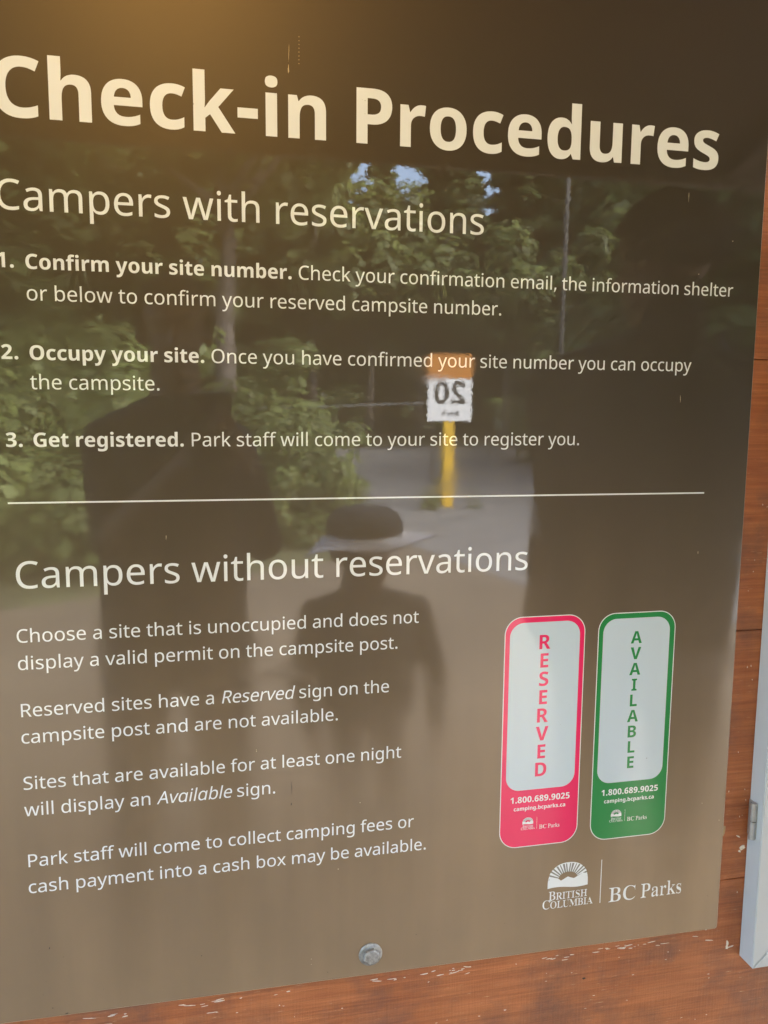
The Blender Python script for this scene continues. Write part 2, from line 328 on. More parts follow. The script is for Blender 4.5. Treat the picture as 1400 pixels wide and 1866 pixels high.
GLYPHS = {
 'regular': {
  ' ': '260|',
  ',': '250|185,116 192,105 q179,52 q130,-75 106,-129 41,-129 q55,-72 q84,64 91,116',
  '.': '268|72,54 q72,91 q108,121 133,121 q159,121 q196,91 196,54 q196,18 q159,-14 133,-14 q108,-14 q72,18',
  'A': '639|545,0 459,221 176,221 91,0 0,0 279,717 360,717 638,0|352,517 q349,525 q335,567 q322,612 318,624 q313,604 q302,563 q291,529 287,517 206,301 432,301',
  'C': '632|403,645 q346,645 q254,606 q190,531 q156,424 156,357 q156,269 q211,139 q320,69 402,69 q449,69 q533,85 573,97 573,19 q533,4 q448,-10 389,-10 q280,-10 q134,80 q61,246 61,358 q61,439 q106,573 q193,671 q321,724 404,724 q459,724 q561,702 601,682 565,606 q532,621 q451,645',
  'O': '781|720,358 q720,275 q678,140 q595,42 q472,-10 391,-10 q307,-10 q183,43 q101,140 q61,276 61,359 q61,469 q133,633 q280,725 392,725 q499,725 q645,634 q720,469|156,358 q156,268 q206,138 q311,68 391,68 q472,68 q575,138 q625,268 625,358 q625,493 q513,646 392,646 q311,646 q206,577 q156,448',
  'P': '605|286,714 q426,714 q554,604 554,504 q554,460 q525,379 q459,315 q349,278 269,278 187,278 187,0 97,0 97,714|278,637 187,637 187,355 259,355 q327,355 q417,384 q461,448 461,500 q461,569 q373,637',
  'R': '622|294,714 q383,714 q498,669 q554,579 554,511 q554,454 q512,378 q447,333 411,320 607,0 502,0 329,295 187,295 187,0 97,0 97,714|289,636 187,636 187,371 294,371 q381,371 q461,440 461,507 q461,554 q424,610 q348,636',
  'S': '549|502,191 q502,127 q440,38 q325,-10 247,-10 q207,-10 q134,-2 q74,13 51,24 51,110 q87,94 q194,68 251,68 q304,68 q376,96 q412,148 412,183 q412,218 q382,266 q309,307 244,330 q183,352 q101,408 q60,487 60,542 q60,599 q118,680 q221,724 288,724 q347,724 q445,702 485,684 457,607 q420,623 q333,645 286,645 q241,645 q181,619 q151,572 151,541 q151,505 q181,457 q249,419 307,397 q370,374 q457,321 q502,247',
  'a': '561|288,545 q386,545 q480,459 480,365 480,0 416,0 399,76 395,76 q372,47 q323,8 q260,-10 215,-10 q167,-10 q90,24 q46,95 46,149 q46,229 q172,316 303,320 394,323 394,355 q394,422 q336,474 283,474 q241,474 q165,449 132,433 105,499 q140,518 q236,545|314,259 q214,255 q137,199 137,148 q137,103 q192,61 235,61 q303,61 q393,136 393,214 393,262',
  'b': '615|173,575 q173,541 q170,482 168,465 173,465 q196,499 q276,545 339,545 q439,545 q560,406 560,268 q560,176 q505,52 q405,-10 339,-10 q276,-10 q196,36 173,68 166,68 148,0 85,0 85,760 173,760|324,472 q267,472 q201,429 q173,340 173,271 173,267 q173,168 q238,63 326,63 q398,63 q469,169 469,269 q469,370 q398,472',
  'c': '480|300,-10 q229,-10 q118,48 q55,170 55,265 q55,364 q121,488 q234,546 306,546 q347,546 q423,529 447,517 420,444 q396,453 q332,469 304,469 q250,469 q180,423 q146,333 146,266 q146,202 q180,112 q248,66 299,66 q343,66 q410,84 438,97 438,19 q411,5 q346,-10',
  'd': '615|275,-10 q175,-10 q55,129 55,267 q55,405 q176,546 276,546 q318,546 q380,525 q426,489 442,467 448,467 q447,480 q442,531 442,546 442,760 530,760 530,0 459,0 446,72 442,72 q426,49 q380,12 q317,-10|289,63 q374,63 q443,156 443,250 443,266 q443,366 q377,473 288,473 q217,473 q146,360 146,265 q146,169 q217,63',
  'e': '564|292,546 q361,546 q460,486 q513,377 513,304 513,251 146,251 q148,160 q237,65 317,65 q368,65 q447,84 489,102 489,25 q448,7 q368,-10 313,-10 q237,-10 q120,52 q55,175 55,264 q55,352 q114,478 q221,546|291,474 q228,474 q155,393 148,321 421,321 q421,367 q393,435 q336,474',
  'f': '344|332,468 197,468 197,0 109,0 109,468 15,468 15,509 109,539 109,570 q109,674 q201,765 283,765 q315,765 q368,754 387,747 364,678 q348,683 q306,693 284,693 q240,693 q197,634 197,571 197,536 332,536',
  'g': '615|275,546 q328,546 q413,506 443,465 448,465 460,536 530,536 530,-9 q530,-85 q478,-188 q372,-240 290,-240 q232,-240 q135,-223 97,-206 97,-125 q135,-145 q237,-167 295,-167 q364,-167 q443,-86 443,-16 443,5 q443,17 q445,62 446,71 442,71 q414,30 q331,-10 276,-10 q172,-10 q55,136 55,267 q55,395 q172,546|287,472 q242,472 q179,424 q146,332 146,266 q146,167 q219,62 289,62 q330,62 q388,83 q426,128 q444,198 444,246 444,267 q444,340 q411,430 q341,472',
  'h': '618|173,537 q173,518 q170,478 168,462 174,462 q191,490 q243,526 q307,545 341,545 q406,545 q493,504 q537,418 537,349 537,0 450,0 450,343 q450,408 q392,472 330,472 q270,472 q202,427 q173,340 173,277 173,0 85,0 85,760 173,760',
  'i': '258|173,536 173,0 85,0 85,536|130,737 q150,737 q181,710 181,681 q181,653 q150,625 130,625 q108,625 q78,653 78,681 q78,710 q108,737',
  'k': '534|172,363 q172,347 q169,295 168,276 172,276 q178,284 q202,314 q227,345 236,355 407,536 510,536 293,307 525,0 419,0 233,250 172,197 172,0 85,0 85,760 172,760',
  'l': '258|173,0 85,0 85,760 173,760',
  'm': '935|673,546 q764,546 q854,453 854,349 854,0 767,0 767,345 q767,408 q714,472 658,472 q580,472 q513,382 513,296 513,0 426,0 426,345 q426,387 q402,444 q354,472 316,472 q262,472 q200,427 q173,341 173,278 173,0 85,0 85,536 156,536 169,463 174,463 q191,491 q240,528 q300,546 332,546 q394,546 q477,502 496,456 501,456 q528,502 q621,546',
  'n': '618|343,546 q439,546 q537,453 537,349 537,0 450,0 450,343 q450,408 q392,472 330,472 q241,472 q173,372 173,278 173,0 85,0 85,536 156,536 169,463 174,463 q192,491 q245,528 q309,546',
  'o': '605|551,269 q551,202 q516,99 q451,27 q358,-10 301,-10 q248,-10 q158,27 q92,99 q55,202 55,269 q55,358 q115,481 q227,546 304,546 q377,546 q488,481 q551,358|146,269 q146,206 q179,113 q249,63 303,63 q357,63 q427,113 q460,206 460,269 q460,333 q426,423 q357,472 302,472 q220,472 q146,364',
  'p': '615|340,546 q439,546 q560,408 560,269 q560,178 q505,53 q406,-10 339,-10 q298,-10 q234,12 q189,47 173,68 167,68 q169,51 q173,-1 173,-20 173,-240 85,-240 85,536 157,536 169,463 173,463 q189,486 q234,524 q297,546|324,472 q270,472 q204,431 q174,349 173,286 173,269 q173,203 q201,111 q268,63 326,63 q375,63 q438,117 q469,210 469,270 q469,362 q398,472',
  'q': '615|442,-11 q442,7 q444,55 447,72 441,72 q418,38 q337,-10 273,-10 q176,-10 q55,129 55,267 q55,359 q111,483 q211,546 276,546 q339,546 q419,498 443,463 447,463 460,536 530,536 530,-240 442,-240|290,63 q345,63 q412,103 q442,186 443,248 443,266 q443,368 q375,473 288,473 q216,473 q146,360 146,265 q146,170 q217,63',
  'r': '413|335,546 q350,546 q385,543 398,540 387,459 q374,462 q343,466 329,466 q298,466 q242,440 q198,393 q173,327 173,286 173,0 85,0 85,536 157,536 167,438 171,438 q188,468 q236,517 q298,546',
  's': '479|434,148 q434,96 q382,26 q286,-10 220,-10 q164,-10 q83,8 52,24 52,104 q84,88 q175,61 222,61 q289,61 q349,104 349,140 q349,160 q327,192 q270,224 217,244 q165,264 q91,304 q51,360 51,404 q51,472 q162,546 252,546 q301,546 q386,527 423,510 393,440 q359,454 q285,474 246,474 q192,474 q135,439 135,409 q135,387 q161,356 q222,327 273,307 q324,288 q396,248 q434,191',
  't': '361|264,62 q284,62 q326,69 339,73 339,6 q325,-1 q273,-10 249,-10 q207,-10 q136,19 q92,91 92,156 92,468 16,468 16,510 93,545 128,659 180,659 180,536 335,536 335,468 180,468 180,158 q180,109 q227,62',
  'u': '618|533,536 533,0 461,0 448,71 444,71 q427,43 q373,7 q309,-10 274,-10 q210,-10 q123,31 q79,117 79,185 79,536 168,536 168,191 q168,127 q226,63 287,63 q347,63 q416,108 q445,195 445,257 445,536',
  'v': '508|203,0 0,536 94,536 208,220 q216,198 q234,144 q248,95 251,78 255,78 q259,95 q274,145 q293,199 300,220 414,536 508,536 304,0',
  'w': '786|431,303 q423,331 q408,384 q397,430 394,445 390,445 q388,430 q377,384 q363,330 354,302 258,1 158,1 11,537 102,537 176,251 q184,222 q198,163 q209,110 211,91 215,91 q218,103 q226,139 q235,179 q246,219 251,235 346,537 442,537 534,235 q541,212 q556,160 q568,111 570,92 574,92 q576,109 q587,160 q602,221 610,251 685,537 775,537 626,1 523,1',
  'x': '529|212,274 27,536 127,536 265,334 402,536 501,536 316,274 511,0 411,0 265,214 117,0 18,0',
  'y': '510|1,536 95,536 211,231 q221,204 q238,154 q252,107 256,85 260,85 q266,110 q292,191 306,232 415,536 510,536 279,-74 q260,-124 q209,-199 q136,-240 84,-240 q60,-240 q24,-235 11,-232 11,-162 q22,-164 q53,-168 70,-168 q101,-168 q146,-145 q178,-102 189,-73 217,-2',
 },
 'bold': {
  ' ': '260|',
  '-': '322|29,205 29,331 293,331 293,205',
  '.': '287|56,72 q56,117 q105,156 144,156 q182,156 q231,116 231,72 q231,28 q182,-13 144,-13 q105,-13 q56,28',
  '/': '417|7,0 273,714 412,714 146,0',
  '0': '581|540,357 q540,270 q513,135 q454,40 q359,-10 290,-10 q204,-10 q93,78 q40,242 40,357 q40,473 q89,637 q199,724 290,724 q375,724 q486,637 q540,473|192,357 q192,276 q210,168 q252,113 290,113 q327,113 q370,167 q388,276 388,357 q388,438 q370,547 q327,601 290,601 q252,601 q210,547 q192,438',
  '1': '581|419,0 266,0 266,410 q266,427 q266,475 q268,527 269,550 q255,535 q232,513 218,501 139,435 60,533 284,714 419,714',
  '2': '581|537,0 37,0 37,106 216,287 q270,343 q336,417 q366,478 366,513 q366,555 q313,596 274,596 q233,596 q161,559 118,523 35,622 q66,649 q136,695 q227,724 288,724 q358,724 q461,675 q517,588 517,531 q517,471 q472,374 q384,278 321,219 232,133 232,128 537,128',
  '3': '581|512,554 q512,504 q471,433 q402,387 358,376 358,373 q444,363 q533,278 533,204 q533,144 q472,46 q345,-10 245,-10 q181,-10 q84,9 38,29 38,159 q85,135 q185,112 228,112 q309,112 q373,165 373,212 q373,244 q339,287 q265,308 202,308 149,308 149,426 203,426 q260,426 q330,450 q363,495 363,524 q363,562 q309,601 263,601 q229,601 q170,584 q124,560 106,549 40,651 q82,681 q196,724 281,724 q392,724 q512,631',
  '5': '581|305,456 q370,456 q472,404 q530,305 530,234 q530,156 q466,47 q342,-10 249,-10 q190,-10 q90,10 53,29 53,158 q90,139 q195,112 240,112 q282,112 q343,137 q376,189 376,227 q376,279 q307,337 234,337 q207,337 q148,326 127,320 67,353 94,714 481,714 481,585 223,585 211,447 q227,450 q270,456',
  '6': '581|42,303 q42,365 q60,486 q104,593 q184,676 q308,724 398,724 q419,724 q476,719 494,716 494,594 q475,599 q427,604 396,604 q336,604 q255,571 q208,511 q185,430 183,381 189,381 q202,405 q242,443 q301,465 341,465 q403,465 q494,412 q543,311 543,239 q543,161 q484,49 q376,-10 301,-10 q246,-10 q152,27 q82,105 q42,223|298,112 q342,112 q395,172 395,236 q395,288 q349,347 301,347 q268,347 q220,318 q194,273 194,249 q194,224 q207,176 q233,136 q272,112',
  '8': '581|291,724 q392,724 q520,637 520,551 q520,508 q486,444 q428,395 392,377 q430,357 q498,305 q542,236 542,188 q542,130 q485,40 q374,-10 291,-10 q206,-10 q94,38 q39,126 39,186 q39,235 q76,305 q138,354 176,373 q144,393 q92,444 q61,510 61,552 q61,609 q121,685 q225,724|181,190 q181,152 q236,102 289,102 q344,102 q400,150 400,189 q400,216 q370,259 q323,291 297,302 283,309 q252,295 q206,261 q181,218|290,612 q254,612 q205,574 205,540 q205,516 q228,480 q267,452 291,441 q313,451 q352,478 q375,514 375,540 q375,574 q327,612',
  '9': '581|540,404 q540,316 q503,165 q421,52 q284,-10 184,-10 q163,-10 q107,-7 88,-3 88,120 q108,115 q152,110 178,110 q242,110 q325,143 q374,203 q397,285 399,332 393,332 q379,309 q339,271 q281,249 239,249 q178,249 q88,302 q38,404 38,476 q38,554 q98,665 q207,724 282,724 q336,724 q429,686 q500,608 q540,487|285,601 q240,601 q186,541 186,477 q186,426 q234,367 282,367 q314,367 q361,396 q388,441 388,465 q388,489 q375,538 q350,578 q311,601',
  'A': '692|527,0 472,168 220,168 165,0 0,0 251,717 439,717 692,0|387,451 q383,466 q366,526 q350,589 345,609 q341,586 q326,526 q312,470 307,451 256,296 437,296',
  'B': '665|316,714 q463,714 q597,627 597,536 q597,491 q564,426 q509,386 476,379 476,374 q511,367 q575,331 q615,263 615,207 q615,142 q551,49 q434,0 352,0 85,0 85,714|324,428 q390,428 q440,476 440,515 q440,556 q381,595 317,595 238,595 238,428|238,313 238,121 335,121 q403,121 q456,176 456,219 q456,246 q433,288 q378,313 330,313',
  'C': '642|398,597 q355,597 q286,564 q238,501 q213,412 213,355 q213,280 q255,173 q340,117 404,117 q451,117 q538,139 582,156 582,26 q537,7 q444,-10 387,-10 q273,-10 q126,81 q55,247 55,356 q55,437 q100,572 q188,670 q316,724 400,724 q453,724 q562,701 611,677 561,555 q525,572 q444,597',
  'D': '732|678,369 q678,246 q586,82 q419,0 303,0 85,0 85,714 321,714 q434,714 q593,635 q678,481|518,363 q518,440 q473,540 q383,589 317,589 238,589 238,126 302,126 q412,126 q518,244',
  'E': '552|499,0 85,0 85,714 499,714 499,589 238,589 238,433 482,433 482,308 238,308 238,127 499,127',
  'G': '735|381,402 665,402 665,31 q609,12 q476,-10 399,-10 q293,-10 q139,74 q55,238 55,358 q55,470 q142,634 q308,724 428,724 q492,724 q607,700 652,680 601,558 q563,576 q475,597 427,597 q354,597 q259,534 q213,425 213,355 q213,282 q258,175 q348,117 417,117 q445,117 q501,124 519,129 519,280 381,280',
  'I': '401|364,0 36,0 36,87 123,116 123,599 36,627 36,714 364,714 364,627 277,599 277,116 364,87',
  'L': '559|85,0 85,714 238,714 238,126 527,126 527,0',
  'O': '791|735,358 q735,275 q694,140 q611,42 q483,-10 395,-10 q308,-10 q179,42 q96,140 q55,275 55,359 q55,470 q128,634 q279,725 396,725 q512,725 q663,634 q735,469|216,358 q216,284 q253,176 q333,119 395,119 q459,119 q538,176 q574,284 574,358 q574,470 q492,598 396,598 q333,598 q253,540 q216,433',
  'P': '621|309,714 q447,714 q579,599 579,494 q579,447 q551,361 q486,292 q380,253 303,253 238,253 238,0 85,0 85,714|304,589 238,589 238,379 289,379 q331,379 q392,400 q425,449 425,489 q425,537 q366,589',
  'R': '656|304,714 q398,714 q522,667 q583,575 583,506 q583,458 q549,384 q491,332 454,315 657,0 482,0 323,274 238,274 238,0 85,0 85,714|301,595 238,595 238,392 301,392 q362,392 q428,442 428,499 q428,531 q401,573 q345,595',
  'S': '566|528,207 q528,147 q467,48 q348,-10 257,-10 q212,-10 q139,-1 q76,17 47,31 47,169 q96,145 q210,116 261,116 q300,116 q350,136 q375,171 375,193 q375,219 q347,253 q285,286 231,308 q174,332 q95,387 q53,467 53,526 q53,590 q117,678 q231,724 306,724 q372,724 q479,697 521,677 474,556 q432,575 q343,599 302,599 q269,599 q226,582 q205,551 205,531 q205,506 q233,472 q297,438 352,415 q408,392 q486,337 q528,263',
  'V': '657|657,714 415,0 242,0 0,714 169,714 291,315 q298,291 q313,231 q326,173 329,151 q332,173 q344,231 q358,290 366,314 489,714',
  'a': '599|317,556 q420,556 q528,459 528,364 528,0 423,0 394,74 390,74 q367,45 q318,7 q254,-10 208,-10 q160,-10 q84,27 q40,103 40,161 q40,247 q164,333 287,338 378,341 378,358 q378,407 q334,446 294,446 q257,446 q179,422 141,405 97,508 q140,530 q251,556|321,250 q250,248 q194,206 194,168 q194,133 q233,100 266,100 q313,100 q378,156 378,208 378,253',
  'b': '632|224,583 q224,552 q221,496 218,475 224,475 q246,509 q320,556 379,556 q470,556 q584,413 584,274 q584,181 q532,54 q437,-10 375,-10 q315,-10 q246,33 224,59 214,59 189,0 73,0 73,760 224,760|330,436 q292,436 q245,404 q224,339 224,287 224,269 q224,192 q271,112 332,112 q381,112 q431,196 431,276 q431,355 q382,436',
  'c': '516|311,-10 q232,-10 q113,49 q47,174 47,270 q47,371 q119,497 q243,556 322,556 q370,556 q455,536 488,519 443,405 q413,418 q352,435 322,435 q283,435 q229,399 q201,326 201,271 q201,217 q229,147 q283,112 320,112 q363,112 q439,135 473,154 473,31 q442,12 q364,-10',
  'd': '632|252,-10 q162,-10 q47,133 47,272 q47,413 q163,556 257,556 q296,556 q353,535 q395,499 410,476 415,476 q412,494 q407,559 407,586 407,760 559,760 559,0 443,0 413,71 407,71 q393,48 q351,12 q292,-10|305,111 q367,111 q417,182 417,255 417,271 q417,350 q369,434 304,434 q255,434 q200,350 200,270 q200,190 q255,111',
  'e': '597|306,556 q382,556 q492,499 q551,388 551,308 551,235 200,235 q202,173 q274,102 341,102 q392,102 q476,122 520,142 520,29 q480,9 q391,-10 325,-10 q244,-10 q119,50 q47,175 47,269 q47,365 q112,492 q229,556|310,449 q265,449 q209,392 204,336 410,336 q410,369 q388,419 q343,449',
  'f': '386|376,433 251,433 251,0 100,0 100,433 19,433 19,506 103,546 103,564 q103,670 q192,765 285,765 q324,765 q388,753 418,742 384,640 q369,644 q332,652 311,652 q280,652 q251,612 251,569 251,546 376,546',
  'g': '632|255,556 q312,556 q388,513 413,477 417,477 431,546 559,546 559,-4 q559,-81 q499,-186 q378,-240 285,-240 q222,-240 q122,-225 78,-207 78,-79 q123,-99 q218,-121 280,-121 q343,-121 q408,-63 408,-12 408,3 q408,15 q411,55 413,70 408,70 q385,34 q310,-10 254,-10 q160,-10 q47,136 47,272 q47,408 q161,556|304,437 q271,437 q224,399 q201,325 201,270 q201,188 q254,108 307,108 q337,108 q379,126 q405,161 q418,215 418,252 418,274 q418,329 q396,401 q346,437',
  'h': '650|224,607 q224,563 q219,496 217,476 225,476 q243,505 q291,539 q350,556 383,556 q442,556 q530,514 q579,427 579,356 579,0 428,0 428,318 q428,377 q386,436 341,436 q297,436 q246,394 q224,314 224,256 224,0 73,0 73,760 224,760',
  'i': '299|225,546 225,0 74,0 74,546|150,761 q183,761 q232,730 232,687 q232,646 q183,614 150,614 q116,614 q68,646 68,687 q68,730 q116,761',
  'k': '610|224,423 q224,396 q220,326 216,297 220,297 q227,308 q249,338 q272,370 281,381 423,546 594,546 392,314 607,0 432,0 286,218 224,169 224,0 73,0 73,760 224,760',
  'm': '975|714,556 q808,556 q904,462 904,356 904,0 754,0 754,318 q754,381 q712,436 670,436 q612,436 q564,351 564,273 564,0 413,0 413,318 q413,359 q395,411 q359,436 331,436 q290,436 q243,394 q224,314 224,256 224,0 73,0 73,546 189,546 211,476 216,476 q232,501 q279,537 q341,556 379,556 q440,556 q521,514 544,474 549,474 q576,515 q662,556',
  'n': '650|385,556 q475,556 q579,462 579,356 579,0 429,0 429,318 q429,377 q387,436 341,436 q273,436 q224,343 224,256 224,0 73,0 73,546 189,546 210,473 216,473 q234,500 q285,537 q348,556',
  'o': '625|577,274 q577,206 q540,100 q471,28 q373,-10 311,-10 q253,-10 q157,28 q87,100 q47,206 47,274 q47,365 q111,491 q231,556 314,556 q391,556 q509,491 q577,365|201,274 q201,221 q224,145 q273,105 313,105 q352,105 q401,145 q423,221 423,274 q423,328 q400,402 q352,441 312,441 q254,441 q201,355',
  'p': '632|379,556 q474,556 q584,413 584,274 q584,182 q531,54 q437,-10 375,-10 q335,-10 q277,11 q238,42 224,59 218,59 q220,41 q224,-6 224,-31 224,-240 73,-240 73,546 196,546 217,475 224,475 q239,498 q280,534 q339,556|329,436 q291,436 q245,404 q225,340 224,291 224,275 q224,223 q243,150 q290,112 330,112 q364,112 q409,150 q431,223 431,276 q431,357 q380,436',
  'r': '447|375,556 q390,556 q425,553 435,550 420,409 q409,411 q379,415 358,415 q335,415 q288,401 q248,369 q224,317 224,277 224,0 73,0 73,546 188,546 210,454 217,454 q233,483 q281,529 q341,556',
  's': '502|460,161 q460,109 q411,32 q311,-10 234,-10 q176,-10 q88,5 47,22 47,147 q91,126 q193,102 230,102 q276,102 q317,128 317,150 q317,165 q296,189 q243,215 194,234 q145,254 q79,297 q46,357 46,402 q46,477 q165,556 263,556 q316,556 q407,534 454,514 410,411 q372,428 q292,450 261,450 q227,450 q189,429 189,410 q189,396 q210,374 q263,350 311,331 q360,312 q427,269 q460,208',
  't': '421|309,110 q332,110 q375,120 394,126 394,15 q370,4 q307,-10 264,-10 q215,-10 q138,22 q93,101 93,172 93,433 22,433 22,497 104,547 148,662 244,662 244,546 387,546 387,433 244,433 244,181 q244,145 q279,110',
  'u': '650|576,546 576,0 460,0 441,70 432,70 q415,42 q362,6 q299,-10 264,-10 q206,-10 q119,32 q70,120 70,190 70,546 222,546 222,228 q222,170 q263,111 308,111 q354,111 q405,152 q425,232 425,290 425,546',
  'y': '571|0,546 159,546 262,234 q267,219 q276,188 q283,156 285,141 289,141 q292,162 q307,212 314,234 415,546 571,546 347,-50 q325,-111 q264,-196 q176,-240 111,-240 q86,-240 q48,-235 35,-232 35,-113 q46,-115 q77,-119 94,-119 q125,-119 q167,-94 q195,-53 205,-27 217,4',
 },
 'serif': {
  'A': '650|-13,0 -13,27 q16,27 q54,63 73,111 307,694 334,693 572,129 q595,75 q629,27 660,27 660,0 341,0 341,27 q422,27 422,68 q422,82 406,121 376,197 154,197 117,105 q114,98 q111,77 111,72 q111,27 184,27 190,27 190,0|169,239 360,239 263,475',
  'B': '659|24,0 24,26 q75,28 q111,68 111,122 111,549 q111,592 q95,636 q57,653 23,653 23,678 328,678 q590,678 590,522 q590,399 427,368 q623,331 623,196 q623,103 q482,0 354,0|271,375 280,375 q360,375 q424,436 424,514 q424,582 q378,646 322,646 q288,646 q271,619 271,582|330,36 q395,36 q448,110 448,191 q448,274 q377,344 294,344 271,344 271,97 q271,63 q296,36',
  'C': '697|382,-16 q282,-16 q127,75 q39,236 39,340 q39,443 q128,602 q285,693 386,693 q454,693 547,655 q562,648 577,648 q614,648 624,693 650,693 650,459 625,459 q591,552 q470,660 395,660 q214,660 214,337 q214,35 414,35 q474,35 q592,98 638,158 666,132 q563,-16',
  'H': '779|23,0 23,26 q75,28 q111,66 111,120 111,564 q111,612 q74,650 24,653 24,678 360,678 360,653 q323,650 q285,636 q271,600 271,564 271,373 509,373 509,564 q509,600 q496,636 q458,650 420,653 420,678 755,678 755,653 q703,649 q669,614 669,564 669,120 q669,70 q704,28 755,26 755,0 420,0 420,26 q471,28 q509,63 509,120 509,329 271,329 271,120 q271,66 q307,28 360,26 360,0',
  'I': '388|20,0 20,26 q70,31 q112,65 112,112 112,576 q112,622 q76,651 20,653 20,678 364,678 364,653 q311,651 q272,622 272,576 272,115 q272,84 q286,48 q327,30 366,26 366,0',
  'L': '635|23,0 23,26 q75,28 q111,66 111,120 111,564 q111,614 q74,651 24,653 24,678 372,678 372,653 q332,653 q288,639 q271,601 271,564 271,123 q271,88 q281,52 q314,41 348,41 q420,41 q517,77 q584,160 609,230 636,230 598,0',
  'M': '944|21,0 21,26 q71,28 q112,66 112,118 112,569 q112,602 q98,636 q59,651 22,653 22,678 275,678 472,212 669,678 919,678 919,653 q871,649 q834,611 834,563 834,127 q834,85 q848,42 q884,27 918,26 918,0 589,0 589,26 q625,29 q663,45 q677,86 677,124 677,594 429,0 402,0 157,579 157,119 q157,62 q199,26 252,26 252,0',
  'O': '782|388,-16 q314,-16 q188,38 q93,134 q41,264 41,339 q41,414 q93,543 q189,640 q318,694 395,694 q469,694 q595,641 q689,546 q742,416 742,339 q742,264 q689,134 q593,38 q464,-16|394,18 q565,18 565,339 q565,497 q470,660 387,660 q216,660 216,339 q216,182 q312,18',
  'P': '622|23,0 23,26 q75,28 q111,66 111,120 111,564 q111,612 q74,650 24,653 24,678 318,678 q446,678 500,655 q551,633 q609,551 609,494 q609,409 q483,306 360,306 271,306 271,120 q271,66 q307,28 360,26 360,0|271,342 300,342 q374,342 q435,410 435,490 q435,568 q384,642 322,642 q292,642 q271,620 271,593',
  'R': '704|23,0 23,26 q75,28 q111,66 111,120 111,564 q111,612 q74,650 24,653 24,678 323,678 q473,678 q621,590 621,498 q621,374 469,333 643,75 q660,50 q687,26 712,26 715,26 715,0 504,0 300,316 271,316 271,120 q271,66 q307,28 360,26 360,0|271,348 303,348 q381,348 q452,421 452,500 q452,642 334,642 q294,642 q271,616 271,574',
  'S': '581|64,-16 64,235 93,235 q117,126 q215,22 293,22 q350,22 q415,85 415,133 q415,199 335,238 242,284 q155,327 q74,425 74,494 q74,555 q126,644 q217,694 275,694 q305,694 q378,680 420,667 q428,665 q440,662 446,662 q472,662 477,694 505,694 505,475 480,475 q466,531 q408,615 q331,662 289,662 q238,662 q178,608 178,566 q178,527 q230,475 281,451 377,406 q438,378 q507,316 q535,244 535,198 q535,134 q474,38 q362,-15 286,-15 q261,-15 q211,-8 187,1 q162,10 q131,18 126,18 q110,18 q96,3 91,-16',
  'T': '630|137,0 137,26 q191,26 q232,66 232,120 232,645 222,645 q143,645 q51,556 43,473 16,473 16,678 611,678 611,472 586,472 q569,645 400,645 392,645 392,120 q392,64 q431,26 488,26 488,0',
  'U': '733|369,-19 q231,-19 q109,104 109,231 109,564 q109,612 q72,650 22,653 22,678 358,678 358,653 q321,650 q282,636 q269,600 269,564 269,208 q269,120 q336,33 409,33 q584,33 584,237 584,563 q584,612 q546,649 489,653 489,678 706,678 706,653 q660,647 q629,608 629,563 629,270 q629,115 q502,-19',
  'a': '512|379,-15 q304,-15 298,52 q230,-13 142,-13 q90,-13 q30,47 30,94 q30,160 q159,245 296,283 296,359 q296,401 q260,440 220,440 q155,440 155,408 q155,402 169,382 q183,362 183,344 q183,317 q144,284 115,284 q84,284 q49,321 49,352 q49,387 q98,442 q184,474 241,474 q348,474 q436,396 436,313 436,93 q436,67 439,59 q442,51 453,51 q463,51 477,62 490,41 q441,-15|225,50 q239,50 q279,72 296,94 296,252 q176,224 176,125 q176,50',
  'k': '534|26,0 26,24 q57,26 q78,51 78,83 78,592 q78,627 q62,652 30,654 31,678 220,678 220,251 338,369 q363,394 363,414 q363,437 311,437 306,437 306,462 514,462 514,437 q456,434 409,387 331,311 515,51 q534,24 560,24 560,0 314,0 314,24 323,24 q356,24 356,47 q356,58 345,73 242,219 220,200 220,83 q220,52 q239,26 268,24 268,0',
  'r': '428|27,0 27,24 q57,26 q78,50 78,83 78,375 q78,413 q60,436 30,437 31,462 217,462 217,375 q243,423 q314,474 347,474 q389,474 q431,431 431,396 q431,367 q397,331 369,331 q343,331 q318,356 308,372 q298,387 281,387 q260,387 q222,332 222,286 222,83 q222,49 q251,26 294,24 294,0',
  's': '429|225,-15 q185,-15 129,9 q120,13 109,13 q85,13 76,-13 53,-13 53,157 79,157 q93,94 q165,22 209,22 q246,22 q286,57 286,87 q286,129 232,156 159,193 q107,219 q55,285 55,328 q55,391 q138,475 210,475 q226,475 q268,466 296,458 q301,457 q313,454 317,454 q334,454 343,475 363,475 363,330 340,330 q324,384 q261,441 222,441 q190,441 q156,410 156,386 q156,362 q187,330 218,315 285,282 q336,257 q383,194 383,141 q383,69 q296,-15',
 },
}

# ------------------------------------------------------------------ lettering
def parse(s):
    adv, *cs = s.split('|')
    out = []
    for c in cs:
        if not c: continue
        pts = []
        for t in c.split():
            on = t[0] != 'q'
            x, y = (t if on else t[1:]).split(',')
            pts.append((float(x) / 1000, float(y) / 1000, on))
        out.append(pts)
    return float(adv) / 1000, out

